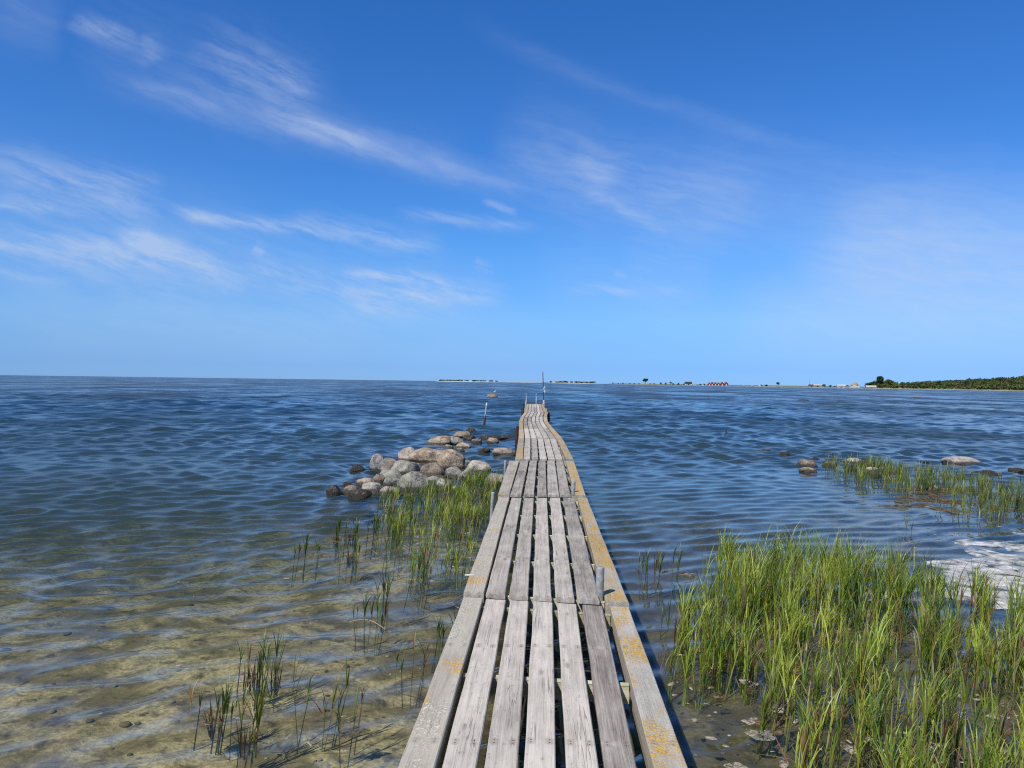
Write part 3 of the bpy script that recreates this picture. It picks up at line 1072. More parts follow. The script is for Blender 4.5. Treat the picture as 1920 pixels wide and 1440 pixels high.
rock(840, 841, 22, 8, 'green', 'low greenish rock at the waterline below the outer tan boulder', 0, 0.8, GP)
rock(869, 841, 26, 12, 'tan', 'pointed tan rock at the waterline of the outer group', -0.15, 0.8, GP)
rock(863, 846, 14, 7, 'green', 'tiny greenish rock in front of the pointed tan one', 0, 0.9, GP)
rock(864, 821, 32, 13, 'brown', 'brown rock with weed in the dark outer group', 0.1, 0.8, GD)
rock(884, 812, 20, 11, 'dark', 'topmost black weedy rock of the outer group', 0, 0.9, GD)
rock(849, 809, 24, 4, 'dark', 'flat black rock awash behind the brown one of the outer group', 0, 0.8, GD)
rock(880, 826, 22, 12, 'dark', 'black rubble rock with pale specks in the outer group', 0.1, 0.9, GD)
rock(893, 831, 18, 9, 'brown', 'small brown rock at the near end of the outer black rubble', 0, 0.9, GD)
rock(924, 832, 20, 12, 'tan', 'small round tan rock among black ones off the jetty side', 0, 0.9, GD)
rock(916, 824, 38, 8, 'dark', 'long low black rock behind the small round tan one', 0, 0.5, GD)
rock(951, 824, 27, 9, 'dark', 'black rock closest to the jetty edge, behind the salmon pink one', 0, 0.8, GD)
rock(907, 849, 24, 10, 'dark', 'dark mottled rock out in the water between the heap and the salmon pink one', 0, 0.8, GD)
rock(945, 854, 40, 16, 'pink', 'salmon pink boulder alone in the water beside the jetty', -0.12, 0.7, GP)
rock(896, 887, 44, 25, 'pale', 'pale grey dome boulder behind the tallest reeds by the jetty', 0, 0.8, GP)
rock(874, 872, 16, 10, 'grey', 'small grey rock peeping out behind the large golden tan boulder', 0, 0.9, GP)
rock(849, 895, 31, 21, 'grey', 'grey cracked boulder with a peaked top below the large golden tan one', 0.1, 0.8, GP)
rock(872, 900, 26, 22, 'pale', 'pale peaked boulder between the cracked grey one and the dome', -0.1, 0.8, GP)
rock(811, 908, 26, 17, 'white', 'whitish boulder half hidden by reeds below the brownish grey one', 0, 0.8, GP)
rock(830, 917, 27, 21, 'white', 'whitish boulder deep in the reeds, shoreward of its twin', 0.1, 0.8, GP)
rock(927, 909, 40, 23, 'white', 'white boulder with orange lichen pressed against the jetty', 0, 0.8, GP)
rock(852, 922, 15, 11, 'pale', 'fist-like pale stone in the reeds below the whitish twins', 0, 0.9, GP)
rock(860, 941, 22, 13, 'grey', 'mossy grey stone standing in the thick of the reeds by the heap', 0, 0.9, GP)
rock(887, 975, 22, 11, 'pink', 'pinkish stone in the reeds near the jetty edge, apart from the heap', 0.05, 0.9, GP)
rock(768, 931, 14, 5, 'white', 'flat white stone at the reed edge before the biggest smooth boulder', 0, 0.9, GP)

GR = 'rocks in the far reed bed'
rock(1474, 853, 19, 6, 'dark', 'small black rock out in open water, seaward of the brown pair', 0, 0.8, GR)
rock(1436, 845, 22, 3, 'brown', 'drowned brown rock showing only its back, off the far reed bed', 0, 0.8, GR)
rock(1530, 861, 16, 5, 'dark', 'low black rock just behind the brown one at the reed bed end', 0, 0.8, GR)
rock(1516, 875, 31, 15, 'brown', 'brown rock at the open-water end of the far reed bed', 0.1, 0.8, GR)
rock(1519, 886, 30, 11, 'tan', 'tan-topped rock in front of the brown one at the reed bed end', 0, 0.8, GR)
rock(1557, 874, 27, 9, 'brown', 'rusty brown rock among the first reeds of the far bed', 0, 0.8, GR)
rock(1606, 870, 31, 12, 'white', 'pale rock rising behind the reeds of the far bed', 0.05, 0.8, GR)
rock(1632, 874, 42, 11, 'dark', 'long dark weedy rock joined to the pale one behind the reeds', 0, 0.6, GR)
rock(1638, 886, 25, 11, 'pale', 'cream rock with a dark foot standing in the far reeds', 0, 0.8, GR)
rock(1601, 884, 20, 10, 'dark', 'dark grey layered rock in the far reeds below the pale one', 0, 0.8, GR)
rock(1645, 895, 18, 9, 'dark', 'black weedy stone below the cream rock in the far reeds', 0, 0.8, GR)
rock(1680, 889, 32, 8, 'brown', 'reddish brown flat rock inside the far reeds', 0, 0.8, GR)
rock(1814, 871, 61, 15, 'pale', 'large pale oval boulder lying alone in the water behind the far reeds', 0.02, 0.6, GR, rough=0.6)
rock(1860, 889, 46, 7, 'dark', 'flat black rock awash between the pale oval boulder and the reeds', 0, 0.6, GR)
rock(1910, 885, 27, 8, 'dark', 'dark rock at the picture edge beside the flat black one', 0, 0.6, GR)
rock(1751, 921, 20, 11, 'tan', 'small tan stone with a pale rim between reed tufts of the far bed', 0, 0.8, GR)
rock(1912, 939, 42, 8, 'white', 'flat white slab at the shoreward edge of the far reeds', 0, 0.6, GR)
rock(1725, 866, 34, 2, 'dark', 'barely awash dark ledge behind the far reeds', 0, 0.5, GR)

gull_rock = rock(923.5, 745, 17.5, 7, 'brown', 'lone dark rock far out with a gull standing on it', 0, 0.7, None)
rock(1507, 751, 19, 2.6, 'dark', 'flat black rock far out with a small hump, seen off the boathouses', 0, 0.6, None)
rock(1721, 745, 11, 2.4, 'brown', 'flat reddish rock far out in front of the wooded hill', 0, 0.6, None)

# short stake stub in the water
q = on_z(1361, 813, 0)
bm = bmesh.new()
tube(bm, (0, 0, -0.4), (0.01, 0, 0.16), 0.028, 0.03, 9, None, 3)
tube(bm, (0.005, 0, 0.07), (0.11, 0.0, 0.055), 0.016, 0.012, 7)
o = add_bm('stake_stub', bm, M['rubber'], None, True, q)
tag(o, 'short black stub with a side branch poking out of the open water', 'stake')

# gull
g0 = gull_rock.location + Vector((0.18, 0.0, 0))
gz = 7 * gull_rock.location.y / F_PX - 0.03
gull = empty('gull', (g0.x, g0.y, gz))
tag(gull, 'white gull with grey wings standing on the lone dark rock far out', 'gull')


def loft(path, radii, n=12, flat=1.0):
    bm = bmesh.new()
    rings = []
    for i, (c, r_) in enumerate(zip(path, radii)):
        a = Vector(path[max(0, i - 1)])
        b = Vector(path[min(len(path) - 1, i + 1)])
        ax = (b - a).normalized()
        side = Vector((0, 1, 0))
        up = side.cross(ax).normalized()
        rings.append([bm.verts.new(Vector(c) + side * math.cos(2 * math.pi * k / n) * r_ * flat + up * math.sin(2 * math.pi * k / n) * r_) for k in range(n)])
    for a, b in zip(rings, rings[1:]):
        for k in range(n):
            bm.faces.new((a[k], a[(k + 1) % n], b[(k + 1) % n], b[k]))
    bm.faces.new(rings[0][::-1])
    bm.faces.new(rings[-1])
    bmesh.ops.recalc_face_normals(bm, faces=bm.faces)
    return bm


add_bm('body', loft([(-0.30, 0, 0.16), (-0.22, 0, 0.17), (-0.10, 0, 0.18), (0.02, 0, 0.20), (0.11, 0, 0.25), (0.15, 0, 0.32), (0.16, 0, 0.38), (0.19, 0, 0.405), (0.225, 0, 0.40), (0.25, 0, 0.395)],
                    [0.012, 0.045, 0.085, 0.095, 0.075, 0.05, 0.045, 0.05, 0.03, 0.008]), M['white'], gull, True)
for s in (-1, 1):
    add_bm('wing', loft([(-0.36, s * 0.04, 0.18), (-0.22, s * 0.07, 0.205), (-0.06, s * 0.085, 0.22), (0.06, s * 0.075, 0.23)], [0.006, 0.04, 0.055, 0.02], 10, 0.35), M['grey_board'], gull, True)
    bm = bmesh.new()
    tube(bm, (0.0, s * 0.035, -0.03), (0.0, s * 0.035, 0.13), 0.009, 0.012, 6)
    add_bm('leg', bm, M['tan'], gull, True)
add_bm('beak', loft([(0.245, 0, 0.394), (0.28, 0, 0.388), (0.31, 0, 0.376)], [0.013, 0.010, 0.003], 8), M['tan'], gull, True)

# ------------------------------------------------------------------ reeds
GREEN = [(0.088, 0.128, 0.016), (0.130, 0.165, 0.020), (0.165, 0.212, 0.026), (0.058, 0.100, 0.020), (0.21, 0.238, 0.036)]
BRIGHT = [1.0]
STRAW = [(0.36, 0.29, 0.14), (0.26, 0.19, 0.09), (0.14, 0.085, 0.045)]


class Reeds:
    def __init__(self):
        self.v, self.f, self.c = [], [], []

    def blade(self, base, h, az, lean, curl, width, ctip, cbase, seg=6, twist=0.0):
        """one leaf or stem: starts at base, rises h, leans and curls towards az"""
        i0 = len(self.v)
        d = Vector((math.cos(az), math.sin(az), 0))
        fa = az + math.pi / 2 + twist
        side = Vector((math.cos(fa), math.sin(fa), 0))
        pos = Vector(base)
        ang = lean
        step = h / seg
        for i in range(seg + 1):
            t = i / seg
            w = width * (1 - t ** 2.2) * 0.5 + 0.0006
            if t < 0.15:
                w *= 0.8 + t
            c = [cbase[k] + (ctip[k] - cbase[k]) * min(1, t * 2.4) for k in range(3)]
            self.v.append(pos - side * w)
            self.v.append(pos + side * w)
            self.c += [(*c, 1), (*c, 1)]
            ang = lean + curl * t * t
            pos = pos + (d * math.sin(ang) + Vector((0, 0, 1)) * math.cos(ang)) * step
        for i in range(seg):
            a = i0 + 2 * i
            self.f.append((a, a + 1, a + 3, a + 2))

    def shoot(self, x, y, h, zb=-0.12, lean=0.0, laz=0.0, tone=None, dead=0.08, wide=1.0, seg=6):
        g = tone if tone is not None else random.choice(GREEN)
        k = random.uniform(0.95, 1.85) * BRIGHT[0]
        g = tuple(c * k for c in g)
        if random.random() < dead:
            g = tuple(c * random.uniform(0.7, 1.1) for c in random.choice(STRAW))
        cb = tuple(a * 0.45 + b * 0.55 for a, b in zip(g, random.choice(STRAW[:2] if random.random() < 0.8 else STRAW)))
        if random.random() < 0.45:
            cb = tuple(a * 1.5 for a in g)
        # stem
        az = laz + random.gauss(0, 0.7)
        sl = lean + abs(random.gauss(0, 0.05))
        self.blade((x, y, zb), h * 0.78 - zb, az, sl, random.uniform(0.0, 0.12), 0.0065 * wide, g, cb, seg, random.uniform(0, 3))
        self.blade((x + 0.002, y, zb), h * 0.72 - zb, az, sl, random.uniform(0.0, 0.12), 0.0060 * wide, g, cb, max(4, seg - 2), random.uniform(1.2, 1.9))
        d = Vector((math.cos(az), math.sin(az), 0)) * math.sin(sl)
        n = random.choice((3, 4, 4, 5))
        for q in range(n):
            zq = zb + (h * random.uniform(0.10, 0.55) - zb) * 1.0
            bx, by = x + d.x * (zq - zb), y + d.y * (zq - zb)
            laz2 = laz + random.gauss(0, 1.3)
            hl = (h - zq) * random.uniform(0.75, 1.18)
            self.blade((bx, by, zq), max(0.1, hl), laz2, random.uniform(0.05, 0.34), random.uniform(0.2, 1.5), 0.0075 * wide, g, tuple(a * 1.05 for a in g), seg, random.gauss(0, 0.5))

    def litter(self, x, y, r, n):
        for _ in range(n):
            a = random.uniform(0, 6.283)
            rr_ = r * math.sqrt(random.random())
            c = tuple(q * random.uniform(0.35, 1.0) for q in random.choice(STRAW))
            self.blade((x + rr_ * math.cos(a), y + rr_ * math.sin(a), random.uniform(-0.03, 0.03)), random.uniform(0.08, 0.28), random.uniform(0, 6.283), random.uniform(0.8, 1.55), random.uniform(-0.2, 0.6), 0.007, c, c, 4, random.gauss(0, 0.5))

    def build(self, name, loc=(0, 0, 0)):
        loc = Vector(loc)
        o = add_mesh(name, [v - loc for v in self.v], self.f, M['leaf'], None, True, self.c, loc)
        return o


WIND = 0.1   # tips drift towards +x


def tuft(reeds, x, y, n, spread, h, tone=None, zb=-0.2, lean=0.08, dead=0.08, litter=6, wide=1.0, seg=6):
    if tone is None and random.random() < 0.7:
        tone = random.choice(GREEN)
    for _ in range(n):
        a = random.uniform(0, 6.283)
        r_ = abs(random.gauss(0, spread))
        reeds.shoot(x + r_ * math.cos(a), y + r_ * math.sin(a), h * random.uniform(0.6, 1.08), zb, lean * random.uniform(0.3, 1.6), WIND + random.gauss(0, 0.5), tone, dead, wide, seg)
    if litter:
        reeds.litter(x, y, spread * 1.8, litter)


def inside(poly, x, y):
    c = False
    n = len(poly)
    for i in range(n):
        x0, y0 = poly[i]
        x1, y1 = poly[(i + 1) % n]
        if (y0 > y) != (y1 > y) and x < (x1 - x0) * (y - y0) / (y1 - y0) + x0:
            c = not c
    return c


def bed(polypx, n, hmin, hmax, dens_seed, thr, spread=0.05, per=(3, 9), zb=-0.18, dead=0.08, litter=4, tone=None, seg=6, wide=1.0, hfun=None, wfun=None):
    poly = [tuple(on_z(x, y, 0)[:2]) for x, y in polypx]
    xs = [p_[0] for p_ in poly]
    ys = [p_[1] for p_ in poly]
    R_ = Reeds()
    k = tries = 0
    while k < n and tries < n * 60:
        tries += 1
        x, y = random.uniform(min(xs), max(xs)), random.uniform(min(ys), max(ys))
        if not inside(poly, x, y):
            continue
        d = float(fbm(np.array(x * 1.7 + 20), np.array(y * 1.7 + 20), dens_seed, 3))
        if wfun:
            d += wfun(x, y)
        if d < thr + random.gauss(0, 0.05):
            continue
        h = random.uniform(hmin, hmax) * (0.7 + 0.6 * d)
        if hfun:
            h *= hfun(x, y)
        tuft(R_, x, y, random.randint(*per), spread, h, tone, zb, 0.09, dead, litter, wide, seg)
        k += 1
    return R_


# dense bed beside the jetty
right_poly = [(1243, 1310), (1236, 1265), (1262, 1215), (1290, 1150), (1300, 1105), (1345, 1085), (1470, 1082), (1560, 1088), (1700, 1112), (1800, 1130), (1920, 1150), (2150, 1180), (2300, 1330), (2200, 1600), (1500, 1620), (1420, 1440), (1300, 1335)]


def right_w(x, y):
    # thick at the back, thin and gappy towards the shore
    return 0.14 * float(sstep(np.array(y), 4.9, 6.2)) - 0.02 - 0.07 * float(sstep(np.array(-x), -2.0, -1.4)) * float(sstep(np.array(-y), -5.0, -4.4)) - 0.05 * float(sstep(np.array(x), 3.6, 4.6)) * float(sstep(np.array(y), 6.3, 7.2))


BRIGHT[0] = 1.3
rb = bed(right_poly, 490, 0.42, 0.64, 41, 0.40, 0.036, (2, 6), -0.18, 0.16, 3, None, 6, 0.86, lambda x, y: 0.68 + 0.32 * float(sstep(np.array(y), 5.6, 6.9)), right_w)
rb2 = bed([(1440, 1290), (1640, 1280), (1680, 1470), (1470, 1480), (1440, 1380)], 42, 0.36, 0.50, 12, 0.30, 0.03, (2, 4), -0.18, 0.18, 3, None, 6, 0.8)
i0 = len(rb.v)
rb.f += [tuple(k + i0 for k in f) for f in rb2.f]
rb.v += rb2.v
rb.c += rb2.c
reed_bed = rb.build('reed_bed')
tag(reed_bed, 'dense bright green reed bed in the shallows beside the near end of the jetty', 'reed bed', None, 'stuff')

far_poly = [(1535, 885), (1560, 872), (1640, 876), (1730, 888), (1800, 900), (1920, 905), (2100, 915), (2100, 1010), (1920, 985), (1800, 975), (1745, 950), (1690, 935), (1640, 915), (1580, 900)]
BRIGHT[0] = 0.85
fb = bed(far_poly, 380, 0.27, 0.44, 77, 0.40, 0.10, (1, 4), -0.25, 0.08, 2, None, 5, 1.1)
far_reeds = fb.build('reed_bed')
tag(far_reeds, 'reed bed with rocks in it, farther out on the side away from the boulder heap', 'reed bed', None, 'stuff')

left_poly = [(690, 948), (745, 940), (790, 930), (850, 915), (900, 905), (932, 905), (935, 925), (905, 985), (885, 1050), (868, 1105), (815, 1108), (770, 1085), (720, 1050), (690, 1010), (715, 965)]


def left_w(x, y):
    return 0.20 * float(sstep(np.array(y), 9.8, 12.5)) - 0.02


BRIGHT[0] = 1.15
lb = bed(left_poly, 260, 0.24, 0.40, 93, 0.42, 0.05, (1, 4), -0.22, 0.14, 3, None, 5, 1.0, None, left_w)
left_reeds = lb.build('reed_bed')
tag(left_reeds, 'reed bed growing between the boulder heap and the jetty', 'reed bed', None, 'stuff')

BRIGHT[0] = 1.0
# lone tufts
GT = 'lone reed tufts in the shallows'
DK = (0.065, 0.095, 0.018)
TUFTS = [
    # px, base py, height px, shoots, spread m, label
    (360, 1345, 92, 3, 0.02, 'two or three thin reed stems at the outer end of the front row of tufts', DK),
    (398, 1352, 92, 8, 0.04, 'reed tuft with a brown rotten base and a bent stalk, second in the front row', DK),
    (427, 1362, 62, 2, 0.015, 'single short reed stub between two tufts of the front row', DK),
    (464, 1384, 140, 9, 0.04, 'tall yellowish reed tuft standing before the bushy dark one', (0.11, 0.13, 0.02)),
    (478, 1268, 96, 14, 0.06, 'bushy dark reed tuft at the outer edge of the shallows', DK),
    (511, 1275, 86, 4, 0.025, 'slender reed tuft with a drooping leaf beside the bushy dark one', DK),
    (553, 1345, 160, 3, 0.02, 'tallest single reed standing alone in the open shallows', DK),
    (604, 1342, 100, 4, 0.02, 'reed tuft with a folded straw-coloured leaf', (0.12, 0.12, 0.03)),
    (621, 1335, 98, 4, 0.025, 'reed tuft leaning over beside the one with the folded leaf', DK),
    (640, 1372, 88, 4, 0.02, 'green reed tuft rooted beside a brown weed clump', DK),
    (660, 1352, 74, 2, 0.012, 'brown dead reed stalk at the weed clump', (0.15, 0.09, 0.05)),
    (735, 1268, 66, 2, 0.015, 'thin pale reed shoot, outermost of those along the near jetty planks', DK),
    (758, 1268, 92, 4, 0.02, 'dark reed tuft with a thick stem close to the near jetty planks', DK),
    (777, 1270, 80, 3, 0.02, 'forked reed tuft touching the water beside the near jetty planks', DK),
    (815, 1208, 70, 7, 0.03, 'short bushy reed tuft against the near jetty planks', DK),
    (846, 1188, 72, 4, 0.02, 'upright reed tuft half under the jetty edge', DK),
    (665, 1168, 44, 3, 0.02, 'short reed tuft at the outer end of the floating stalk', DK),
    (684, 1170, 76, 5, 0.03, 'reed tuft rising from the middle of the floating stalk', DK),
    (706, 1176, 74, 5, 0.03, 'reed tuft at the jetty end of the floating stalk', DK),
    (713, 1130, 92, 9, 0.035, 'tall arching reed tuft just shoreward of the reed bed', DK),
    (792, 1098, 78, 9, 0.05, 'thick yellow-footed reed tuft at the shoreward tip of the reed bed', (0.09, 0.13, 0.02)),
    (546, 1052, 60, 4, 0.03, 'outermost reed tuft with swept tips, in rippled water', DK),
    (566, 1046, 62, 3, 0.03, 'thin reed tuft next to the outermost swept one', DK),
    (592, 1042, 36, 4, 0.03, 'small low reed tuft with pale straws beside the swept pair', DK),
    (630, 1012, 54, 9, 0.05, 'brown-footed reed tuft with tall stems beyond the low straw tuft', DK),
    (657, 1008, 54, 8, 0.05, 'reed tuft standing seaward of the brown-footed one', DK),
    (655, 1048, 56, 12, 0.06, 'bushy reed tuft full of straw, in front of the brown-footed one', (0.10, 0.13, 0.025)),
    (696, 1010, 60, 9, 0.05, 'reed tuft at the outer rim of the reed bed by the heap', DK),
    (1205, 1082, 68, 8, 0.03, 'dark reed tuft standing alone in open water beside the jetty lichen edge', DK),
    (1189, 1062, 46, 1, 0.01, 'single thin reed nearest the jetty lichen edge', DK),
    (1236, 1082, 62, 3, 0.03, 'wispy reed tuft between the lone dark tuft and the dense bed', DK),
    (1262, 1078, 70, 5, 0.04, 'bent reed tuft with dead brown stalks off the corner of the dense bed', DK),
    (1233, 1190, 90, 3, 0.015, 'tall thin reed beside the jetty, before the dense bed', DK),
    (1700, 1000, 46, 4, 0.04, 'sparse reed tuft alone in the calm water before the far reeds', DK),
]
for (px, py, hp, n, sp, lab, tone) in TUFTS:
    b = on_z(px, py, 0)
    h = hp * b.y / F_PX
    T = Reeds()
    wd = 1.0 if b.y < 7 else 1.25
    tuft(T, b.x, b.y, max(1, int(n * 0.7)), sp * 1.2, h * 0.95, tone, -0.3, 0.12, 0.12, 5 if n > 6 else 1, wd, 6)
    if 'rotten base' in lab or 'bushy dark' in lab or 'brown-footed' in lab:
        for _ in range(16):
            c = tuple(q * random.uniform(0.4, 0.9) for q in STRAW[2])
            T.blade((b.x + random.gauss(0, 0.03), b.y + random.gauss(0, 0.03), -0.1), random.uniform(0.14, 0.26), random.uniform(0, 6.28), random.uniform(0.0, 0.3), random.uniform(0, 0.5), 0.010, c, c, 4)
    o = T.build('reed_tuft', b)
    tag(o, lab, 'reed tuft', GT)

# floating stalk
q0, q1 = on_z(655, 1166, 0.01), on_z(722, 1180, 0.01)
bm = bmesh.new()
tube(bm, Vector((0, 0, 0)), q1 - q0, 0.0045, 0.003, 7, (0, 0.05, 0.03), 8)
o = add_bm('floating_stalk', bm, M['tan'], None, True, q0)
tag(o, 'arched straw-coloured stalk floating among three small reed tufts', 'reed stalk')

# ------------------------------------------------------------------ floating foam, flakes and weed


def blob_mesh(specs, z, name, mat, thick=0.006):
    verts, faces = [], []
    for (x, y, r_, st, seed) in specs:
        n = 14
        i0 = len(verts)
        rot = seed * 1.7
        pts = []
        for k in range(n):
            a = 2 * math.pi * k / n
            q = r_ * (1 + 0.55 * mnoise.noise((math.cos(a) * 1.4 + seed, math.sin(a) * 1.4, seed * 0.37)))
            lx, ly = q * math.cos(a) * st, q * math.sin(a)
            pts.append((x + lx * math.cos(rot) - ly * math.sin(rot) * 0.8, y + (lx * math.sin(rot) + ly * math.cos(rot)) * 0.8))
        zz_ = z + random.uniform(-0.002, 0.004)
        verts.append((x, y, zz_ + thick * 1.6))
        for (a_, b_) in pts:
            verts.append((x + (a_ - x) * 0.8, y + (b_ - y) * 0.8, zz_ + thick))
        for (a_, b_) in pts:
            verts.append((a_, b_, zz_ - thick))
        for k in range(n):
            faces.append((i0, i0 + 1 + k, i0 + 1 + (k + 1) % n))
            faces.append((i0 + 1 + k, i0 + 1 + n + k, i0 + 1 + n + (k + 1) % n, i0 + 1 + (k + 1) % n))
    return add_mesh(name, verts, faces, mat, None, True)


def foam_mat(name, c, c2, lo, hi, sc):
    m, nt, out = new_mat(name)
    geo = nt.n.new('ShaderNodeNewGeometry')
    n = nt.noise(geo.outputs['Position'], sc, 5, 0.7, 0.4)
    f = nt.noise(geo.outputs['Position'], sc * 6, 3, 0.6)
    col = nt.mix(nt.smooth(f, 0.35, 0.65), c2, c)
    d = nt.node('ShaderNodeBsdfDiffuse', ins={'Color': col})
    t = nt.n.new('ShaderNodeBsdfTransparent')
    mx = nt.n.new('ShaderNodeMixShader')
    nt.set(mx.inputs[0], nt.smooth(n, lo, hi))
    nt.l.new(t.outputs[0], mx.inputs[1])
    nt.l.new(d.outputs[0], mx.inputs[2])
    nt.l.new(mx.outputs[0], out.inputs[0])
    return m


M['foam'] = foam_mat('sea_foam', (0.72, 0.72, 0.70), (0.50, 0.50, 0.48), 0.36, 0.72, 5.0)
M['flake'] = foam_mat('bleached_weed_flake', (0.42, 0.385, 0.33), (0.20, 0.16, 0.12), 0.42, 0.54, 16.0)
M['scum'] = foam_mat('brown_weed_mat', (0.20, 0.14, 0.075), (0.07, 0.05, 0.03), 0.42, 0.60, 9.0)

sp = []
for _ in range(95):
    p = on_z(random.gauss(1900, 75), random.gauss(1078, 30), 0)
    sp.append((p.x, p.y, random.uniform(0.08, 0.30), random.uniform(1.0, 2.0), random.uniform(0, 50)))
foam = blob_mesh(sp, 0.008, 'sea_foam', M['foam'], 0.006)
tag(foam, 'white sea foam drifted against the back of the dense reed bed', 'foam', None, 'stuff')

sp = []
for (px, py, r_) in ((1428, 1380, 0.075), (1652, 1398, 0.085), (1590, 1404, 0.05), (1402, 1280, 0.05), (1300, 1352, 0.03), (1380, 1440, 0.06), (1290, 1078, 0.07), (1870, 1345, 0.05), (1490, 1350, 0.045), (1880, 1410, 0.06),
                    (1740, 1370, 0.05), (1540, 1300, 0.05), (1405, 1355, 0.04), (1880, 1185, 0.05), (1585, 1180, 0.05), (1455, 1330, 0.06)):
    p = on_z(px, py, 0)
    sp.append((p.x, p.y, r_, random.uniform(1.0, 1.7), random.uniform(0, 50)))
poly_w = [tuple(on_z(x, y, 0)[:2]) for x, y in right_poly]
for _ in range(130):
    p = on_z(random.uniform(1240, 2000), 1170 + 270 * random.random() ** 0.7, 0)
    sp.append((p.x, p.y, random.uniform(0.005, 0.018) * random.choice((1, 1, 1, 1.8)), random.uniform(1.0, 2.6), random.uniform(0, 50)))
for _ in range(46):
    p = on_z(random.uniform(330, 880), random.uniform(1010, 1420), 0)
    sp.append((p.x, p.y, random.uniform(0.004, 0.015), random.uniform(1.0, 3.0), random.uniform(0, 50)))
for _ in range(30):
    p = on_z(random.uniform(700, 900), random.uniform(950, 1090), 0)
    sp.append((p.x, p.y, random.uniform(0.012, 0.035), random.uniform(1.0, 2.6), random.uniform(0, 50)))
for _ in range(24):
    p = on_z(random.uniform(1700, 1990), random.uniform(950, 1030), 0)
    sp.append((p.x, p.y, random.uniform(0.015, 0.045), random.uniform(1.0, 2.6), random.uniform(0, 50)))
flakes = blob_mesh(sp, 0.006, 'floating_flakes', M['flake'], 0.0012)
tag(flakes, 'bleached flakes of weed floating on the water among the reeds', 'floating weed', None, 'stuff')

sp = []
for _ in range(60):
    p = on_z(random.uniform(1250, 2000), random.uniform(1130, 1400), 0)
    if inside(poly_w, p.x, p.y):
        sp.append((p.x, p.y, random.uniform(0.03, 0.11), random.uniform(1.0, 2.2), random.uniform(0, 50)))
for (px, py, r_) in ((655, 1366, 0.07), (645, 1378, 0.06), (668, 1372, 0.05), (398, 1360, 0.07), (478, 1272, 0.06), (640, 1035, 0.10), (628, 1016, 0.08), (1255, 1072, 0.12), (1285, 1078, 0.10)):
    p = on_z(px, py, 0)
    sp.append((p.x, p.y, r_, 1.5, random.uniform(0, 50)))
for _ in range(40):
    p = on_z(random.uniform(1690, 1960), random.uniform(915, 960), 0)
    sp.append((p.x, p.y, random.uniform(0.1, 0.3), random.uniform(1.0, 2.2), random.uniform(0, 50)))
mats_ = blob_mesh(sp, 0.004, 'weed_mats', M['scum'], 0.003)
tag(mats_, 'brown rotting weed mats lying round the feet of the reeds', 'weed', None, 'stuff')

# pebbles and lumps on the bottom of the shallows
vs, fs, cs = [], [], []
pb = bmesh.new()
bmesh.ops.create_icosphere(pb, subdivisions=2, radius=1.0)
pco = [v.co.copy() for v in pb.verts]
pfa = [tuple(v.index for v in f.verts) for f in pb.faces]
pb.free()
for _ in range(150):
    if random.random() < 0.8:
        p = on_z(random.uniform(-250, 860), random.uniform(1060, 1600), 0)
    else:
        p = on_z(random.uniform(1240, 2000), random.uniform(1180, 1600), 0)
    dz_ = float(sea_depth(p.x, p.y))
    r_ = random.uniform(0.006, 0.018) * random.choice((1, 1, 1, 1.6))
    k = random.choice(((0.12, 0.095, 0.045), (0.17, 0.135, 0.06), (0.24, 0.195, 0.10), (0.07, 0.055, 0.03), (0.36, 0.30, 0.18)))
    sx, sy, sz = random.uniform(0.8, 1.6), random.uniform(0.8, 1.5), random.uniform(0.3, 0.55)
    sd_ = random.uniform(0, 90)
    i0 = len(vs)
    for c in pco:
        q = 1 + 0.35 * mnoise.noise(c * 1.3 + Vector((sd_, 0, 0)))
        vs.append((p.x + c.x * r_ * sx * q, p.y + c.y * r_ * sy * q, -dz_ + (c.z * sz * q + 0.25) * r_))
        cs.append((*k, 1))
    fs += [tuple(i0 + t for t in f) for f in pfa]
m_peb, nt_, out_ = new_mat('underwater_stone')
at_ = nt_.n.new('ShaderNodeAttribute')
at_.attribute_name = 'tone'
principled(nt_, out_, at_.outputs['Color'], 0.9, None, 0.1)
o = add_mesh('pebbles', vs, fs, m_peb, None, True, cs)
tag(o, 'pebbles and weedy lumps lying on the sandy bottom of the shallows', 'pebbles', None, 'stuff')

# ------------------------------------------------------------------ far shore


def leaf_cloud(lobes, n, size, tones, verts, faces, cols, up=0.35):
    """leaf-clump faces spread over and through ellipsoid lobes"""
    for _ in range(n):
        (cx, cy, cz, rx, ry, rz) = random.choice(lobes)
        d = Vector((random.gauss(0, 1), random.gauss(0, 1), random.gauss(0, 1))).normalized()
        k = random.uniform(0.55, 1.08)
        p = Vector((cx + d.x * rx * k, cy + d.y * ry * k, cz + d.z * rz * k))
        nrm = (d + Vector((random.gauss(0, 0.5), random.gauss(0, 0.5), random.gauss(0, 0.5) + up))).normalized()
        u = nrm.orthogonal().normalized()
        v = nrm.cross(u)
        a = random.uniform(0, 6.283)
        u, v = u * math.cos(a) + v * math.sin(a), v * math.cos(a) - u * math.sin(a)
        s = size * random.uniform(0.55, 1.3)
        i0 = len(verts)
        t = random.choice(tones)
        b = random.uniform(0.75, 1.3)
        for (q, w) in ((-1, -0.7), (0.2, -1), (1, 0.1), (0.3, 0.9), (-0.8, 0.7)):
            verts.append(p + u * q * s * 0.6 + v * w * s * 0.6 + nrm * random.uniform(-0.12, 0.12) * s)
            cols.append((t[0] * b, t[1] * b, t[2] * b, 1))
        faces.append(tuple(range(i0, i0 + 5)))


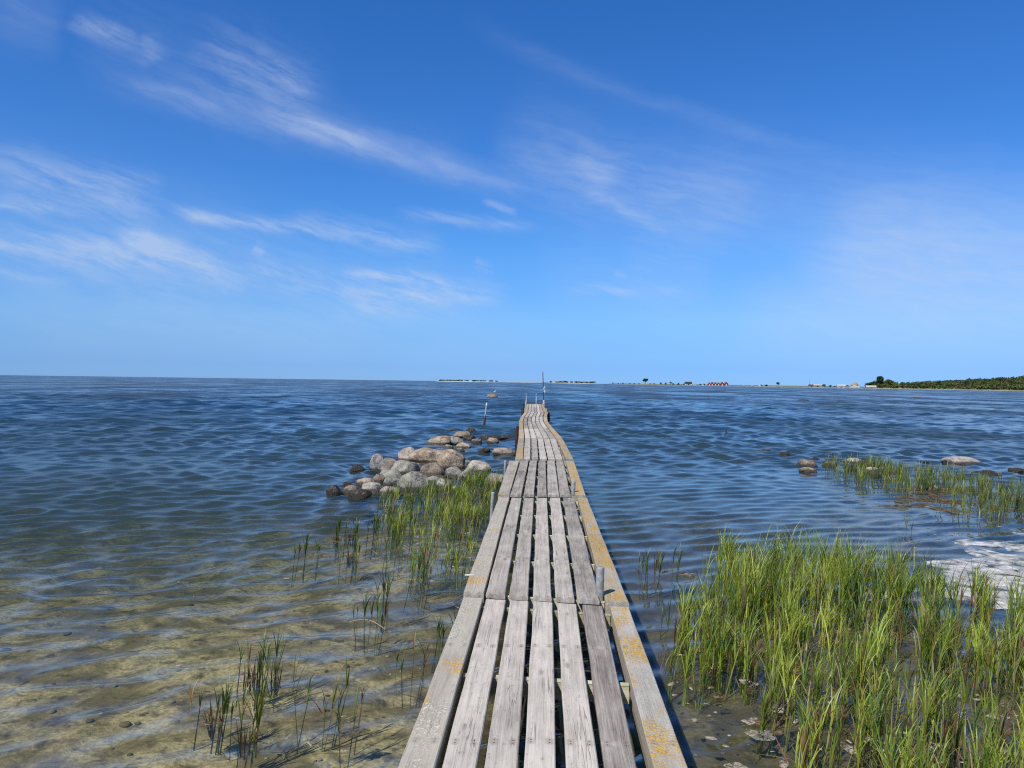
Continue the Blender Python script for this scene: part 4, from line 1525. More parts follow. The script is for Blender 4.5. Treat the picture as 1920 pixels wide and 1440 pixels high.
T_DARK = [(0.030, 0.050, 0.020), (0.040, 0.062, 0.022), (0.024, 0.042, 0.020)]
T_MID = [(0.055, 0.080, 0.025), (0.070, 0.095, 0.028), (0.045, 0.070, 0.025), (0.085, 0.085, 0.035)]
T_LIGHT = [(0.085, 0.115, 0.030), (0.10, 0.125, 0.035), (0.075, 0.10, 0.04)]
T_BROWN = [(0.075, 0.062, 0.045), (0.065, 0.055, 0.04), (0.09, 0.07, 0.05)]
T_DARK, T_MID, T_LIGHT, T_BROWN = [[tuple(q * f for q in t) for t in T] for T, f in ((T_DARK, 1.2), (T_MID, 1.45), (T_LIGHT, 1.3), (T_BROWN, 1.4))]


def tree(px, y, wpx, hpx, label, tones, cat='tree', name='tree', z0=None, shape='round', n=420, group=None):
    s = y / F_PX
    base = at_y(px, 721, y)
    z = ground_z(base.x, y) if z0 is None else z0
    w, h = wpx * s, hpx * s
    t = empty(name, (base.x, y, z))
    tag(t, label, cat, group)
    bm = bmesh.new()
    tube(bm, (0, 0, -0.3), (0.03 * w, 0, h * 0.55), max(0.12, 0.035 * h), 0.05 * max(1, h * 0.2), 8, (0.02 * w, 0, 0), 4)
    for k in range(5):
        a = k * 1.3 + random.random()
        tube(bm, (0.01 * w, 0, h * (0.28 + 0.05 * k)), (math.cos(a) * w * 0.28, math.sin(a) * w * 0.28, h * (0.5 + 0.06 * k)), 0.05 + 0.012 * h, 0.04, 6)
    add_bm('trunk', bm, M['bark'], t, True)
    lobes = []
    if shape == 'round':
        for k in range(9):
            a = random.uniform(0, 6.283)
            q = random.uniform(0.12, 0.30) * w
            lobes.append((q * math.cos(a), q * math.sin(a), h * random.uniform(0.5, 0.82), w * random.uniform(0.16, 0.24), w * random.uniform(0.16, 0.24), h * random.uniform(0.12, 0.18)))
        lobes.append((0, 0, h * 0.62, w * 0.3, w * 0.3, h * 0.25))
    elif shape == 'umbrella':
        for k in range(9):
            a = random.uniform(0, 6.283)
            q = random.uniform(0.1, 0.33) * w
            lobes.append((q * math.cos(a), q * math.sin(a), h * random.uniform(0.50, 0.84), w * random.uniform(0.15, 0.22), w * 0.2, h * 0.13))
        lobes.append((0, 0, h * 0.75, w * 0.36, w * 0.36, h * 0.16))
    else:
        for k in range(7):
            a = random.uniform(0, 6.283)
            q = random.uniform(0.0, 0.3) * w
            lobes.append((q * math.cos(a), q * math.sin(a), h * random.uniform(0.25, 0.6), w * 0.24, w * 0.22, h * random.uniform(0.25, 0.36)))
    vs, fs, cs = [], [], []
    leaf_cloud(lobes, n, max(0.5, 0.09 * max(w, h)), tones, vs, fs, cs)
    add_mesh('crown', vs, fs, M['foliage'], t, False, cs)
    return t


# shoreline distance by picture column (world direction), land rising behind it
SH = [(1100, 1900), (1150, 1650), (1200, 1400), (1240, 1120), (1320, 1060), (1400, 1050), (1500, 960), (1600, 880), (1700, 770), (1800, 690), (1920, 620), (2100, 540), (2400, 470)]
SH_T = [((px - 960) / F_PX, d) for px, d in SH]


def shore_y(tx):
    return float(np.interp(tx, [a for a, _ in SH_T], [b for _, b in SH_T]))


def ground_z(x, y):
    tx = x / y
    d = y - shore_y(tx)
    px = tx * F_PX + 960
    z = 0.9 * float(sstep(np.array(d), -2.0, 14.0)) - 0.25 + 0.35 * float(sstep(np.array(d), 14, 80))
    hill = float(np.interp(px, [1500, 1630, 1680, 1760, 1840, 1920, 2100, 2400], [0, 0.3, 1.2, 3.2, 5.2, 8.5, 10, 10]))
    return z + hill * float(sstep(np.array(d), 30, 190))


def land_strip(name, cols, rows, zf, mat):
    nc, nr_ = len(cols), len(rows)
    Xg = np.zeros((nr_, nc))
    Yg = np.zeros((nr_, nc))
    Zg = np.zeros((nr_, nc))
    for j, tx in enumerate(cols):
        for i, dd in enumerate(rows):
            y = shore_y(tx) + dd + 3.0 * (vnoise(np.array(tx * 900.0), np.array(0.3), 4) - 0.5)
            Xg[i, j], Yg[i, j] = tx * y, y
            Zg[i, j] = zf(tx * y, y)
    return grid_object(name, Xg, Yg, Zg, mat)


def shore_mat():
    m, nt, out = new_mat('far_shore_ground')
    geo = nt.n.new('ShaderNodeNewGeometry')
    sep = nt.n.new('ShaderNodeSeparateXYZ')
    nt.set(sep.inputs[0], geo.outputs['Position'])
    n = nt.noise(geo.outputs['Position'], 0.04, 4)
    n2 = nt.noise(geo.outputs['Position'], 0.25, 3)
    sand = nt.mix(nt.smooth(n2, 0.4, 0.6), (0.22, 0.21, 0.15), (0.46, 0.43, 0.35))
    grass = nt.mix(nt.smooth(n, 0.4, 0.6), (0.10, 0.13, 0.04), (0.21, 0.21, 0.09))
    zz_ = nt.math('ADD', sep.outputs[2], nt.math('MULTIPLY', nt.math('SUBTRACT', n, 0.5), 1.3))
    col = nt.mix(nt.smooth(zz_, 0.30, 0.55), sand, grass)
    principled(nt, out, col, 0.95, None, 0.1)
    return m


cols_ = np.linspace((1148 - 960) / F_PX, (2350 - 960) / F_PX, 300)
land = land_strip('shore_land', cols_, [-14, -6, -2, 2, 6, 12, 25, 50, 90, 140, 200, 320, 520], ground_z, shore_mat())
tag(land, kind='structure')

# far wood on the hill: one mass of crowns
vs, fs, cs = [], [], []
ntree = 0
for _ in range(1500):
    px = random.uniform(1624, 2230)
    tx = (px - 960) / F_PX
    ys = shore_y(tx)
    d = 22 + 210 * random.random()
    y = ys + d
    if px < 1700 and d > 120:
        continue
    x = tx * y
    z = ground_z(x, y)
    front = d < 50
    h = random.uniform(3.5, 6.0) if front else random.uniform(5.5, 9.0)
    h *= float(np.interp(px, [1624, 1645, 1662, 1700, 1760, 2300], [0.6, 1.05, 1.05, 0.72, 0.85, 1.0]))
    w = h * random.uniform(0.75, 1.2)
    tones = random.choice([T_DARK, T_MID, T_MID, T_BROWN, T_LIGHT]) if not front else random.choice([T_MID, T_LIGHT, T_LIGHT, T_BROWN])
    if d > 160:
        tones = random.choice([T_DARK, T_DARK, T_MID])
    lobes = [(x + random.gauss(0, 0.22) * w, y + random.gauss(0, 0.22) * w, z + h * random.uniform(0.35, 0.80), w * 0.26, w * 0.26, h * 0.2) for _k in range(4)]
    lobes.append((x, y, z + h * 0.4, w * 0.36, w * 0.36, h * 0.38))
    if random.random() < 0.05:
        lobes.append((x, y, z + h * 0.85, w * 0.14, w * 0.14, h * 0.30))
    leaf_cloud(lobes, 95, 1.0, tones, vs, fs, cs)
wood = add_mesh('far_wood', vs, fs, M['foliage'], None, False, cs)
tag(wood, 'dense mixed green wood covering the low hill on the far shore', 'wood', None, 'stuff')


def yb(px, off):
    return shore_y((px - 960) / F_PX) + off


tree(1650, yb(1650, 45), 17, 23, 'tall dark pine rising above the near end of the hill wood', T_DARK, shape='round', n=520)
tree(1633, yb(1633, 40), 15, 12.5, 'dark spreading tree beside the tall pine with a branch hanging towards the tan house', T_DARK, n=420)
tree(1667, yb(1667, 45), 18, 18, 'broad dark tree on the hill side of the tall pine', T_MID, n=420)
tree(1459, yb(1459, 30), 7.5, 9, 'lone round tree on the bare spit between the boats and the mast', T_DARK, n=380)
tree(1210, yb(1210, 60), 14, 11.5, 'broad flat-crowned tree, biggest on the low spit', T_DARK, shape='umbrella', n=480)
SB = 'bushes scattered along the low spit'
for (px, w, h, lab, tn, shp) in ((1149, 3.0, 4.5, 'small upright bush at the seaward tip of the spit', T_DARK, 'bush'),
                                 (1159, 3.2, 2.5, 'tiny low bush second from the spit tip', T_MID, 'bush'),
                                 (1168, 5, 3.0, 'flat low bush, third from the spit tip', T_MID, 'bush'),
                                 (1181, 4.5, 3.0, 'flat bush, fourth from the spit tip', T_MID, 'bush'),
                                 (1189, 5, 3.2, 'flat bush just seaward of the broad flat-crowned tree', T_MID, 'bush'),
                                 (1198, 5, 2.4, 'low green bush at the foot of the broad flat-crowned tree', T_LIGHT, 'bush'),
                                 (1219, 6, 2.6, 'low light green bush right behind the broad tree', T_LIGHT, 'bush'),
                                 (1226, 6, 3.0, 'light green bush between the broad tree and the dark pointed bush', T_LIGHT, 'bush'),
                                 (1239, 5.5, 6, 'dark pointed bush on the spit', T_DARK, 'bush'),
                                 (1248, 5, 5.5, 'dark brownish bush beside the pointed one', T_BROWN, 'bush'),
                                 (1257, 7, 6.5, 'bushy green tree with a loose crown on the spit', T_MID, 'round'),
                                 (1262, 4, 5, 'small bush leaning on the loose-crowned tree', T_MID, 'bush'),
                                 (1272, 6.5, 5, 'dark dense bush before the dark-roofed house', T_DARK, 'bush'),
                                 (1282, 5, 3.6, 'low bush at the gable of the dark-roofed house', T_MID, 'bush'),
                                 (1320, 4.5, 4, 'dark bush beside the first boathouse', T_DARK, 'bush'),
                                 (1313, 7, 4, 'dark green bush between the dark-roofed house and the boathouses', T_MID, 'bush'),
                                 (1545, 10, 7, 'round green bush beside the grey shed under the mast', T_MID, 'bush'),
                                 (1557, 7, 5, 'dark bush second from the grey shed', T_DARK, 'bush'),
                                 (1565, 6, 3.6, 'low bush before the pale sheds', T_MID, 'bush'),
                                 (1437, 9, 4.2, 'dark low bush behind the beached boats', T_DARK, 'bush'),
                                 (1428, 5, 3.4, 'small dark bush among the beached boats', T_DARK, 'bush')):
    tree(px, yb(px, 26), w, h, lab, tn, 'bush', 'bush', None, shp, 170, SB)


def house(px, y, wpx, hpx, eave, wall, roof, label, cat='house', name='house', gable=True, depth=9.0, trim=None, group=None, windows=2, door=True):
    """gable=True: the gable end faces the water; otherwise the long side does"""
    s = y / F_PX
    base = at_y(px, 721, y)
    z = ground_z(base.x, y)
    w, h = wpx * s, hpx * s
    e = h * eave
    t = empty(name, (base.x, y, z - 0.1), -math.atan2(base.x, y) * 0.6)
    tag(t, label, cat, group)
    hw_ = w / 2
    bm = bmesh.new()
    if gable:
        pts = [(-hw_, 0), (hw_, 0), (hw_, e), (0, h - 0.12), (-hw_, e)]
        a = [bm.verts.new((x, 0, z_)) for x, z_ in pts]
        b = [bm.verts.new((x, depth, z_)) for x, z_ in pts]
    else:
        pts = [(0, 0), (depth, 0), (depth, e), (depth / 2, h - 0.12), (0, e)]
        a = [bm.verts.new((-hw_, y_, z_)) for y_, z_ in pts]
        b = [bm.verts.new((hw_, y_, z_)) for y_, z_ in pts]
    bm.faces.new(a)
    bm.faces.new(b[::-1])
    for k in range(5):
        bm.faces.new((a[k], b[k], b[(k + 1) % 5], a[(k + 1) % 5]))
    bmesh.ops.recalc_face_normals(bm, faces=bm.faces)
    add_bm('wall', bm, M[wall], t)
    ov = 0.35
    bm = bmesh.new()
    th = 0.14
    if gable:
        for sg in (-1, 1):
            sl = (h - e) / hw_
            vs_ = []
            for (xx, yy) in ((0, -ov), (0, depth + ov), (sg * (hw_ + ov), depth + ov), (sg * (hw_ + ov), -ov)):
                zz_ = h - abs(xx) * sl
                vs_.append((xx, yy, zz_))
            lo = [bm.verts.new(v_) for v_ in vs_]
            hi = [bm.verts.new((v_[0], v_[1], v_[2] + th)) for v_ in vs_]
            bm.faces.new(lo)
            bm.faces.new(hi[::-1])
            for k in range(4):
                bm.faces.new((lo[k], lo[(k + 1) % 4], hi[(k + 1) % 4], hi[k]))
    else:
        for sg in (0, 1):
            sl = (h - e) / (depth / 2)
            vs_ = []
            ye = -ov if sg == 0 else depth + ov
            for (xx, yy) in ((-hw_ - ov, depth / 2), (hw_ + ov, depth / 2), (hw_ + ov, ye), (-hw_ - ov, ye)):
                vs_.append((xx, yy, h - abs(yy - depth / 2) * sl))
            lo = [bm.verts.new(v_) for v_ in vs_]
            hi = [bm.verts.new((v_[0], v_[1], v_[2] + th)) for v_ in vs_]
            bm.faces.new(lo)
            bm.faces.new(hi[::-1])
            for k in range(4):
                bm.faces.new((lo[k], lo[(k + 1) % 4], hi[(k + 1) % 4], hi[k]))
    bmesh.ops.recalc_face_normals(bm, faces=bm.faces)
    add_bm('roof', bm, M[roof], t)
    if trim:
        bm = bmesh.new()
        for sg in (-1, 1):
            sl = (h - e) / hw_
            P = [(0, h + 0.16), (sg * (hw_ + ov), h - (hw_ + ov) * sl + 0.16)]
            q = [bm.verts.new(v_) for v_ in ((P[0][0], -ov - 0.1, P[0][1]), (P[1][0], -ov - 0.1, P[1][1]), (P[1][0], -ov - 0.1, P[1][1] - 0.45), (P[0][0], -ov - 0.1, P[0][1] - 0.45))]
            r_ = [bm.verts.new((v_.co.x, -ov - 0.02, v_.co.z)) for v_ in q]
            bm.faces.new(q)
            bm.faces.new(r_[::-1])
            for k in range(4):
                bm.faces.new((q[k], q[(k + 1) % 4], r_[(k + 1) % 4], r_[k]))
        bmesh.ops.recalc_face_normals(bm, faces=bm.faces)
        add_bm('bargeboard', bm, M[trim], t)
    if door:
        bm = bmesh.new()
        box(bm, -w * 0.13, w * 0.13, -0.06, -0.005, 0.0, min(2.2, e * 0.8))
        add_bm('door', bm, M['white' if wall == 'red' else 'dark_roof'], t)
    for k in range(windows):
        bm = bmesh.new()
        xc = (-0.32 + 0.64 * k / max(1, windows - 1)) * w
        box(bm, xc - 0.5, xc + 0.5, -0.06, -0.005, e * 0.35, e * 0.35 + min(1.2, e * 0.5))
        add_bm('window', bm, M['glass'], t)
    return t


house(1291, yb(1291, 42), 12.5, 6.2, 0.48, 'white', 'dark_roof', 'white house with a long dark roof on the spit', 'house', 'house', False, 7.0, None, None, 4, True)
BH = 'row of red boathouses'
for (px, w, h, lab) in ((1330.5, 5.5, 6.0, 'small red boathouse at the spit end of the row, beside the dark bush'),
                        (1335.5, 6.0, 7.2, 'red boathouse with white gable boards, second from the spit end of the row'),
                        (1341.5, 6.2, 6.6, 'red boathouse third from the spit end of the row'),
                        (1347.5, 5.4, 6.6, 'narrow red boathouse fourth from the spit end of the row'),
                        (1354.5, 7.0, 7.6, 'large red boathouse next to last in the row'),
                        (1362.0, 7.4, 7.8, 'largest red boathouse closing the row on the side of the lone tree')):
    house(px, yb(px, 30 + random.uniform(-4, 4)), w, h, 0.52, 'red', 'redroof', lab, 'boathouse', 'boathouse', True, 9.0, 'white', BH, 0 if w < 6 else 2, True)
house(1303, yb(1303, 22), 4, 2.6, 0.55, 'white', 'white_roof', 'tiny white hut between the dark-roofed house and the boathouses', 'hut', 'hut', True, 4, None, None, 0, True)
house(1522, yb(1522, 36), 9, 4.5, 0.55, 'grey_board', 'redroof', 'low shed with a brown roof at the foot of the thin mast', 'shed', 'shed', False, 6, None, None, 2, True)
house(1533, yb(1533, 30), 13, 5.2, 0.62, 'grey_board', 'white_roof', 'long pale shed beside the thin mast', 'shed', 'shed', False, 7, None, None, 3, True)
house(1578, yb(1578, 26), 14, 5.4, 0.45, 'white', 'white_roof', 'wide pale shed between the dark bushes and the tan house', 'shed', 'shed', False, 7, None, None, 3, True)
house(1590, yb(1590, 30), 6, 4.6, 0.55, 'grey_board', 'dark_roof', 'small dark-roofed hut tucked beside the tan house', 'hut', 'hut', True, 6, None, None, 0, True)
house(1634, yb(1634, 24), 17, 4.4, 0.35, 'grey_board', 'white_roof', 'low barn with a long white roof under the dark trees', 'barn', 'barn', False, 7, None, None, 2, True)

# tan round-topped house with a white gable
yy = yb(1603, 30)
s_ = yy / F_PX
bx_ = at_y(1603, 721, yy)
th_ = empty('thatched_house', (bx_.x, yy, ground_z(bx_.x, yy)))
tag(th_, 'house with a tall rounded tan roof and a white front beside the wood', 'house')
bm = bmesh.new()
box(bm, -6.5 * s_, 6.5 * s_, -2.5, 4.0, -0.4, 3.2 * s_)
add_bm('wall', bm, M['white'], th_)
bm = bmesh.new()
ring = []
for i in range(7):
    t = i / 6
    rw = (7.2 * math.cos(t * 1.35)) * s_
    ring.append([bm.verts.new((rw * math.cos(2 * math.pi * k / 16), rw * 0.65 * math.sin(2 * math.pi * k / 16) + 0.8, 3.1 * s_ + 7.0 * s_ * math.sin(t * 1.35))) for k in range(16)])
for a, b in zip(ring, ring[1:]):
    for k in range(16):
        bm.faces.new((a[k], a[(k + 1) % 16], b[(k + 1) % 16], b[k]))
bm.faces.new(ring[-1])
bm.faces.new(ring[0][::-1])
add_bm('roof', bm, M['tan'], th_, True)
bm = bmesh.new()
a = [bm.verts.new(q_) for q_ in ((-4.5 * s_, -2.7, 2.0 * s_), (6.0 * s_, -2.7, -0.2), (6.0 * s_, -2.7, 1.6 * s_), (-1.0 * s_, -2.7, 4.4 * s_), (-4.5 * s_, -2.7, 5.0 * s_))]
b = [bm.verts.new((v_.co.x, -2.45, v_.co.z)) for v_ in a]
bm.faces.new(a)
bm.faces.new(b[::-1])
for k in range(5):
    bm.faces.new((a[k], a[(k + 1) % 5], b[(k + 1) % 5], b[k]))
bmesh.ops.recalc_face_normals(bm, faces=bm.faces)
add_bm('gable', bm, M['white'], th_)

# mast
yy = yb(1518, 34)
mb_ = at_y(1518.2, 721, yy)
mt_ = at_y(1517.6, 704.5, yy)
bm = bmesh.new()
z0_ = ground_z(mb_.x, yy)
tube(bm, (0, 0, 0), (mt_.x - mb_.x, 0, mt_.z - z0_), 0.26, 0.12, 8)
tube(bm, (-0.8, 0, (mt_.z - z0_) * 0.62), (0.8, 0, (mt_.z - z0_) * 0.62), 0.08, 0.08, 6)
o = add_bm('flag_mast', bm, M['steel'], None, True, (mb_.x, yy, z0_))
tag(o, 'thin tall bare mast standing at the sheds on the far shore', 'mast')

# beached boats
hull_path = [(-0.5, 0.55), (-0.42, 0.9), (-0.2, 1.0), (0.1, 1.0), (0.32, 0.72), (0.46, 0.3), (0.5, 0.05)]


def boat(px, lpx, hpx, label, ang, off=8, cabin=False):
    y = yb(px, off)
    s = y / F_PX
    b0 = at_y(px, 721, y)
    L, H = lpx * s, hpx * s
    t = empty('boat', (b0.x, y, max(0.05, ground_z(b0.x, y) + 0.05)), ang)
    tag(t, label, 'boat', 'small white boats along the spit')
    bm = bmesh.new()
    rings = []
    for (u, w) in hull_path:
        sheer = H * (0.62 + 0.25 * max(0, u) * 2)
        bw = L * 0.17 * w
        rings.append([bm.verts.new((u * L, q * bw, z_)) for q, z_ in ((-1, sheer), (-0.92, sheer * 0.55), (-0.55, 0.06 * H), (0, 0), (0.55, 0.06 * H), (0.92, sheer * 0.55), (1, sheer))])
    for a, b in zip(rings, rings[1:]):
        for k in range(6):
            bm.faces.new((a[k], a[k + 1], b[k + 1], b[k]))
    bm.faces.new(rings[0][::-1])
    for a, b in zip(rings, rings[1:]):
        bm.faces.new((a[6], a[0], b[0], b[6]))
    bmesh.ops.recalc_face_normals(bm, faces=bm.faces)
    add_bm('hull', bm, M['white'], t)
    if cabin:
        bm = bmesh.new()
        box(bm, -0.10 * L, 0.20 * L, -0.10 * L, 0.10 * L, H * 0.68, H * 1.15)
        add_bm('cabin', bm, M['white'], t)
    return t


boat(1300, 3.6, 1.8, 'small white boat beached beside the tiny white hut', 0.4, 6)
boat(1318, 3.2, 2.0, 'white boat drawn up before the dark bushes at the boathouses', -0.4, 6, True)
boat(1395, 4.0, 2.4, 'white boat lying alone just past the boathouses', 0.7, 4, True)
boat(1403, 3.0, 2.0, 'smallest white boat, second past the boathouses', 1.0, 4)
boat(1411, 5.0, 3.0, 'biggest white cabin boat in the middle of the beached row', 0.5, 4, True)
boat(1424, 4.4, 2.6, 'white boat right before the small dark bush', -0.5, 4, True)
boat(1429, 4.0, 2.2, 'white boat between the small dark bush and the low one', 0.6, 5)
boat(1447, 6.0, 1.6, 'low white open boat close to the lone round tree', 0.2, 5)
boat(1715, 3.2, 1.6, 'white boat at the shore under the wooded hill, closer to the barn', 0.8, -2)
boat(1853, 3.4, 1.5, 'white boat at the shore under the highest part of the wood', 0.5, -2)
boat(1859, 2.4, 1.2, 'tiny white dinghy beside the boat under the highest wood', -0.3, -2)

# low islands on the horizon
def island(px0, px1, y, land_h, bush_h, label, gaps, dens=1.0):
    x0, x1 = at_y(px0, 721, y).x, at_y(px1, 721, y).x
    n = 60
    Xg = np.zeros((5, n))
    Yg = np.zeros((5, n))
    Zg = np.zeros((5, n))
    for j in range(n):
        t = j / (n - 1)
        taper = math.sin(math.pi * min(1, max(0, t))) ** 0.35
        for i, (dy, hz) in enumerate(((-60, -0.6), (-40, 0.5), (0, 1.0), (60, 0.6), (90, -0.6))):
            Xg[i, j] = x0 + (x1 - x0) * t
            Yg[i, j] = y + dy
            Zg[i, j] = hz * land_h * (taper if hz > 0 else 1) * (0.8 + 0.4 * vnoise(np.array(t * 15.0), np.array(float(i)), 8)) - (0.3 if hz > 0 else 0)
    o = grid_object('island', Xg, Yg, Zg, M['stone_white'])
    tag(o, kind='structure')
    if bush_h > 0:
        vs, fs, cs = [], [], []
        nb = int((x1 - x0) / 4.0 * dens)
        for _ in range(nb):
            t = random.uniform(0.05, 0.97)
            if any(a < t < b for a, b in gaps):
                continue
            x = x0 + (x1 - x0) * t
            h = bush_h * random.uniform(0.45, 1.0)
            leaf_cloud([(x, y + random.uniform(-25, 25), land_h * 0.7 + h * 0.45, h * random.uniform(0.7, 1.5), h, h * 0.5)], 36, 2.0, random.choice([T_DARK, T_DARK, T_MID]), vs, fs, cs)
        o = add_mesh('scrub', vs, fs, M['foliage'], None, False, cs)
        tag(o, label, 'scrub', None, 'stuff')


island(818, 936, 2600, 3.4, 5.2, 'dark scrub on the low island at the horizon seaward of the jetty end', [(0.50, 0.56)])
island(1026, 1118, 2100, 2.6, 5.0, 'dark scrub on the low island at the horizon between the pole and the spit', [(0.10, 0.15), (0.62, 0.66)])
island(925, 1020, 3400, 2.2, 0.0, '', [])
island(1108, 1150, 2300, 1.6, 0.0, '', [])

# ------------------------------------------------------------------ light and sky
SUN_EL = 50.0
SUN_VEC = Vector((-0.60, -0.80, 0)).normalized() * math.cos(R(SUN_EL)) + Vector((0, 0, math.sin(R(SUN_EL))))
sd = bpy.data.lights.new('sun', 'SUN')
sd.energy = 5.0
sd.angle = R(0.53)
sd.color = (1.0, 0.945, 0.86)
sun = bpy.data.objects.new('sun', sd)
COL.objects.link(sun)
sun.rotation_euler = (-SUN_VEC).to_track_quat('-Z', 'Y').to_euler()
sun.location = SUN_VEC * 60

world = bpy.data.worlds.new('World')
scene.world = world
world.use_nodes = True
wt = NT(world.node_tree)
wt.n.clear()
wo = wt.n.new('ShaderNodeOutputWorld')
bg = wt.n.new('ShaderNodeBackground')
sky = wt.n.new('ShaderNodeTexSky')
sky.sky_type = 'NISHITA'
sky.sun_disc = False
sky.sun_elevation = R(SUN_EL)
sky.sun_rotation = math.atan2(SUN_VEC.x, SUN_VEC.y)
sky.altitude = 0
sky.air_density = 1.0
sky.dust_density = 0.0
sky.ozone_density = 6.0
# cirrus: soft streaks placed by compass direction and height above the horizon
gen = wt.n.new('ShaderNodeTexCoord').outputs['Generated']
sp_ = wt.n.new('ShaderNodeSeparateXYZ')
wt.set(sp_.inputs[0], gen)
az = wt.math('ARCTAN2', sp_.outputs[0], sp_.outputs[1])
el = wt.math('ARCSINE', sp_.outputs[2])
uv = wt.n.new('ShaderNodeCombineXYZ')
wt.set(uv.inputs[0], az)
wt.set(uv.inputs[1], el)
wa = wt.noise(uv.outputs[0], 5.0, 3, 0.55, out='Color')
wb = wt.noise(uv.outputs[0], 22.0, 4, 0.6, out='Color')
uvw = wt.vmath('ADD', uv.outputs[0], wt.vmath('MULTIPLY', wt.vmath('SUBTRACT', wa, (0.5, 0.5, 0.5)), (0.045, 0.026, 0)))
uvw = wt.vmath('ADD', uvw, wt.vmath('MULTIPLY', wt.vmath('SUBTRACT', wb, (0.5, 0.5, 0.5)), (0.020, 0.012, 0)))


def azel(px, py):
    d = ray(px, py).normalized()
    return math.atan2(d.x, d.y), math.asin(d.z)


STREAKS = [
    # x0, y0, x1, y1, half width px, strength, fibrousness
    (230, 160, 700, 268, 20, 0.22, 0.5), (520, 225, 980, 352, 22, 0.30, 0.45), (420, 190, 860, 300, 34, 0.10, 0.5),
    (140, 40, 262, 74, 13, 0.44, 0.8), (276, 66, 300, 120, 20, 0.16, 0.9), (370, 90, 595, 178, 42, 0.17, 1.0), (470, 95, 580, 170, 15, 0.14, 0.9),
    (-60, 296, 290, 400, 34, 0.26, 0.9), (-60, 372, 170, 398, 10, 0.34, 0.7), (60, 330, 300, 345, 14, 0.16, 0.9),
    (-80, 436, 330, 482, 22, 0.46, 0.7), (225, 430, 460, 534, 17, 0.50, 0.7), (-80, 470, 440, 540, 34, 0.18, 0.7), (-60, 492, 130, 522, 6, 0.16, 0.4),
    (312, 398, 600, 430, 10, 0.46, 0.8), (540, 414, 825, 466, 19, 0.34, 0.9),
    (455, 500, 720, 560, 26, 0.28, 0.9), (652, 510, 850, 532, 10, 0.46, 0.9), (690, 552, 940, 548, 17, 0.46, 0.9), (640, 575, 860, 580, 24, 0.22, 0.7),
    (750, 402, 1005, 432, 10, 0.30, 0.9), (900, 384, 970, 402, 7, 0.30, 0.8), (475, 460, 502, 475, 9, 0.30, 0.9), (884, 488, 922, 506, 9, 0.30, 0.9),
    (940, 270, 1400, 420, 75, 0.24, 0.5), (1110, 365, 1250, 434, 9, 0.26, 0.6), (1070, 290, 1150, 345, 30, 0.16, 0.6),
    (1060, 540, 1290, 545, 8, 0.26, 0.8), (1150, 510, 1180, 516, 6, 0.2, 0.9), (1170, 500, 1330, 520, 50, 0.10, 0.5),
    (1400, 590, 2150, 575, 80, 0.34, 0.2), (1540, 445, 2150, 400, 70, 0.26, 0.3), (1250, 350, 1850, 420, 85, 0.18, 0.3), (1500, 510, 2100, 500, 60, 0.2, 0.3),
    (900, 60, 1600, 300, 14, 0.09, 0.4), (-20, 0, 130, 60, 40, 0.14, 0.4), (1000, 500, 1500, 620, 60, 0.12, 0.3),
    (-100, 340, 520, 480, 80, 0.12, 0.4), (250, 460, 960, 560, 55, 0.14, 0.5), (150, 60, 620, 200, 70, 0.08, 0.6),
    (-100, 640, 1100, 650, 60, 0.10, 0.2), (-100, 560, 700, 620, 40, 0.14, 0.3),
]
rot_ = wt.n.new('ShaderNodeMapping')
wt.set(rot_.inputs['Vector'], uvw)
rot_.inputs['Rotation'].default_value = (0, 0, R(15))
fib1 = wt.noise(wt.vmath('MULTIPLY', rot_.outputs[0], (9.0, 75.0, 1.0)), 1.0, 5, 0.6)
fib2 = wt.noise(wt.vmath('MULTIPLY', rot_.outputs[0], (20.0, 52.0, 1.0)), 1.0, 5, 0.62, 0.4)
fib = wt.math('ADD', wt.math('MULTIPLY', fib1, 0.6), wt.math('MULTIPLY', fib2, 0.4))
fibm = wt.smooth(fib, 0.34, 0.66)
su = wt.n.new('ShaderNodeSeparateXYZ')
wt.set(su.inputs[0], uvw)
U, V = su.outputs[0], su.outputs[1]
acc = None
for (x0, y0, x1, y1, hw_, stg, fb_) in STREAKS:
    a0, e0 = azel(x0, y0)
    a1, e1 = azel(x1, y1)
    L = math.hypot(a1 - a0, e1 - e0)
    c, s = (a1 - a0) / L, (e1 - e0) / L
    hwr = hw_ / F_PX
    du = wt.math('SUBTRACT', U, a0)
    dv = wt.math('SUBTRACT', V, e0)
    along = wt.math('DIVIDE', wt.math('ADD', wt.math('MULTIPLY', du, c), wt.math('MULTIPLY', dv, s)), L)
    across = wt.math('DIVIDE', wt.math('SUBTRACT', wt.math('MULTIPLY', dv, c), wt.math('MULTIPLY', du, s)), hwr)
    g = wt.math('POWER', 2.71828, wt.math('MULTIPLY', wt.math('MULTIPLY', across, across), -0.9))
    # fade in and out along the streak
    m_ = wt.math('SUBTRACT', wt.math('MULTIPLY', along, 2.0), 1.0)
    m2 = wt.math('MULTIPLY', m_, m_)
    win = wt.smooth(m2, 1.35, 0.15)
    f = wt.math('MULTIPLY', wt.math('MULTIPLY', g, win), stg)
    f = wt.math('MULTIPLY', f, wt.math('ADD', wt.math('MULTIPLY', fibm, fb_ * 1.35), 1.0 - fb_))
    acc = f if acc is None else wt.math('ADD', acc, f)
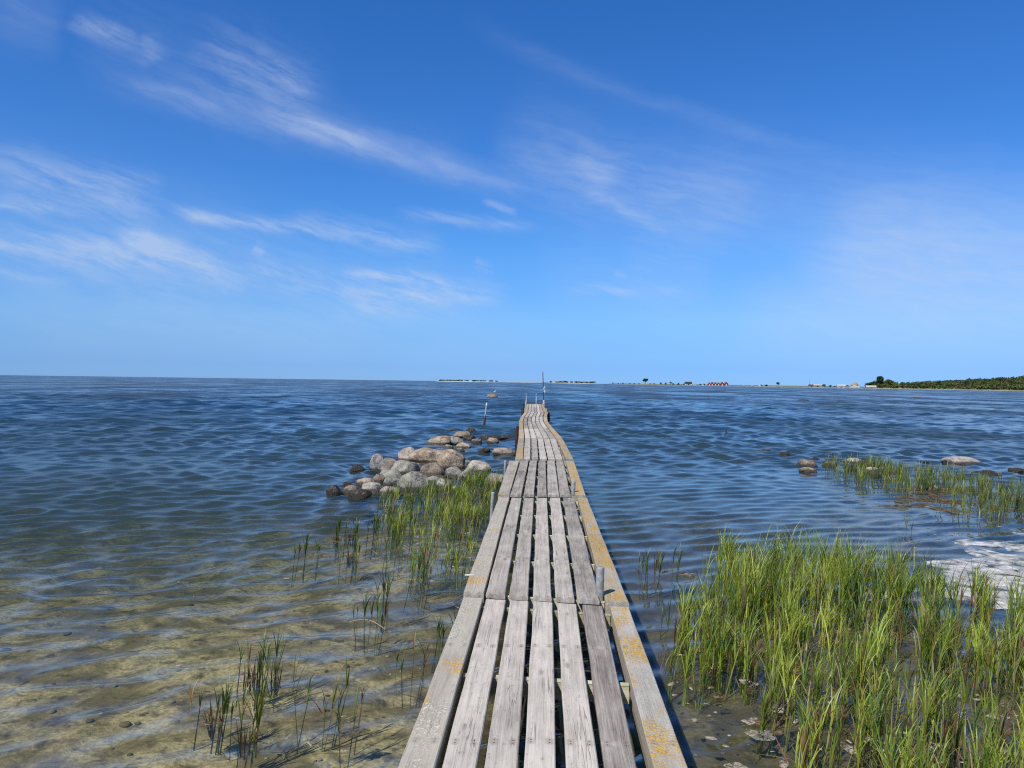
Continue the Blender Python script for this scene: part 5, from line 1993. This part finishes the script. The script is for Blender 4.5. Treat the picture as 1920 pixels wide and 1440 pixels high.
cloud = wt.math('MINIMUM', wt.math('MULTIPLY', acc, 0.88), 0.6)
# colour of the clear air, deepened overhead
AIR = [(0.0075, (0.30, 0.61, 1.39)), (0.019, (0.31, 0.60, 1.33)), (0.048, (0.41, 0.70, 1.25)), (0.081, (0.52, 0.84, 1.29)), (0.173, (0.50, 0.96, 1.43)), (0.268, (0.43, 0.92, 1.47)), (0.468, (0.34, 0.89, 1.49)), (0.62, (0.60, 0.95, 1.30)), (0.95, (0.95, 1.0, 1.08))]
air = wt.n.new('ShaderNodeValToRGB')
wt.set(air.inputs[0], wt.math('MULTIPLY', el, 1 / 1.2))
cr = air.color_ramp
for k, (e_, c_) in enumerate(AIR):
    if k == 0:
        q_ = cr.elements[0]
        q_.position = e_ / 1.2
    elif k == 1:
        q_ = cr.elements[1]
        q_.position = e_ / 1.2
    else:
        q_ = cr.elements.new(e_ / 1.2)
    q_.color = (c_[0] / 1.6, c_[1] / 1.6, c_[2] / 1.6, 1)
skyc = wt.mix(1.0, sky.outputs[0], wt.vmath('MULTIPLY', air.outputs[0], (1.6, 1.6, 1.6)), 'MULTIPLY')
final = wt.mix(cloud, skyc, (5.6, 6.6, 8.4))
wt.set(bg.inputs['Color'], final)
bg.inputs['Strength'].default_value = 0.10
wt.l.new(bg.outputs[0], wo.inputs[0])

# ------------------------------------------------------------------ render settings
scene.render.engine = 'CYCLES'
cy = scene.cycles
cy.max_bounces = 7
cy.diffuse_bounces = 2
cy.glossy_bounces = 3
cy.transmission_bounces = 3
cy.transparent_max_bounces = 12
cy.caustics_reflective = False
cy.caustics_refractive = False
cy.sample_clamp_indirect = 6
cy.use_denoising = False
cy.pixel_filter_type = 'BLACKMAN_HARRIS'
cy.filter_width = 1.15
try:
    cy.denoiser = 'OPENIMAGEDENOISE'
    cy.denoising_input_passes = 'RGB_ALBEDO_NORMAL'
except Exception:
    pass
vs_ = scene.view_settings
vs_.view_transform = 'Standard'
vs_.look = 'None'
vs_.exposure = 0.0
vs_.gamma = 1.0
vs_.use_curve_mapping = False
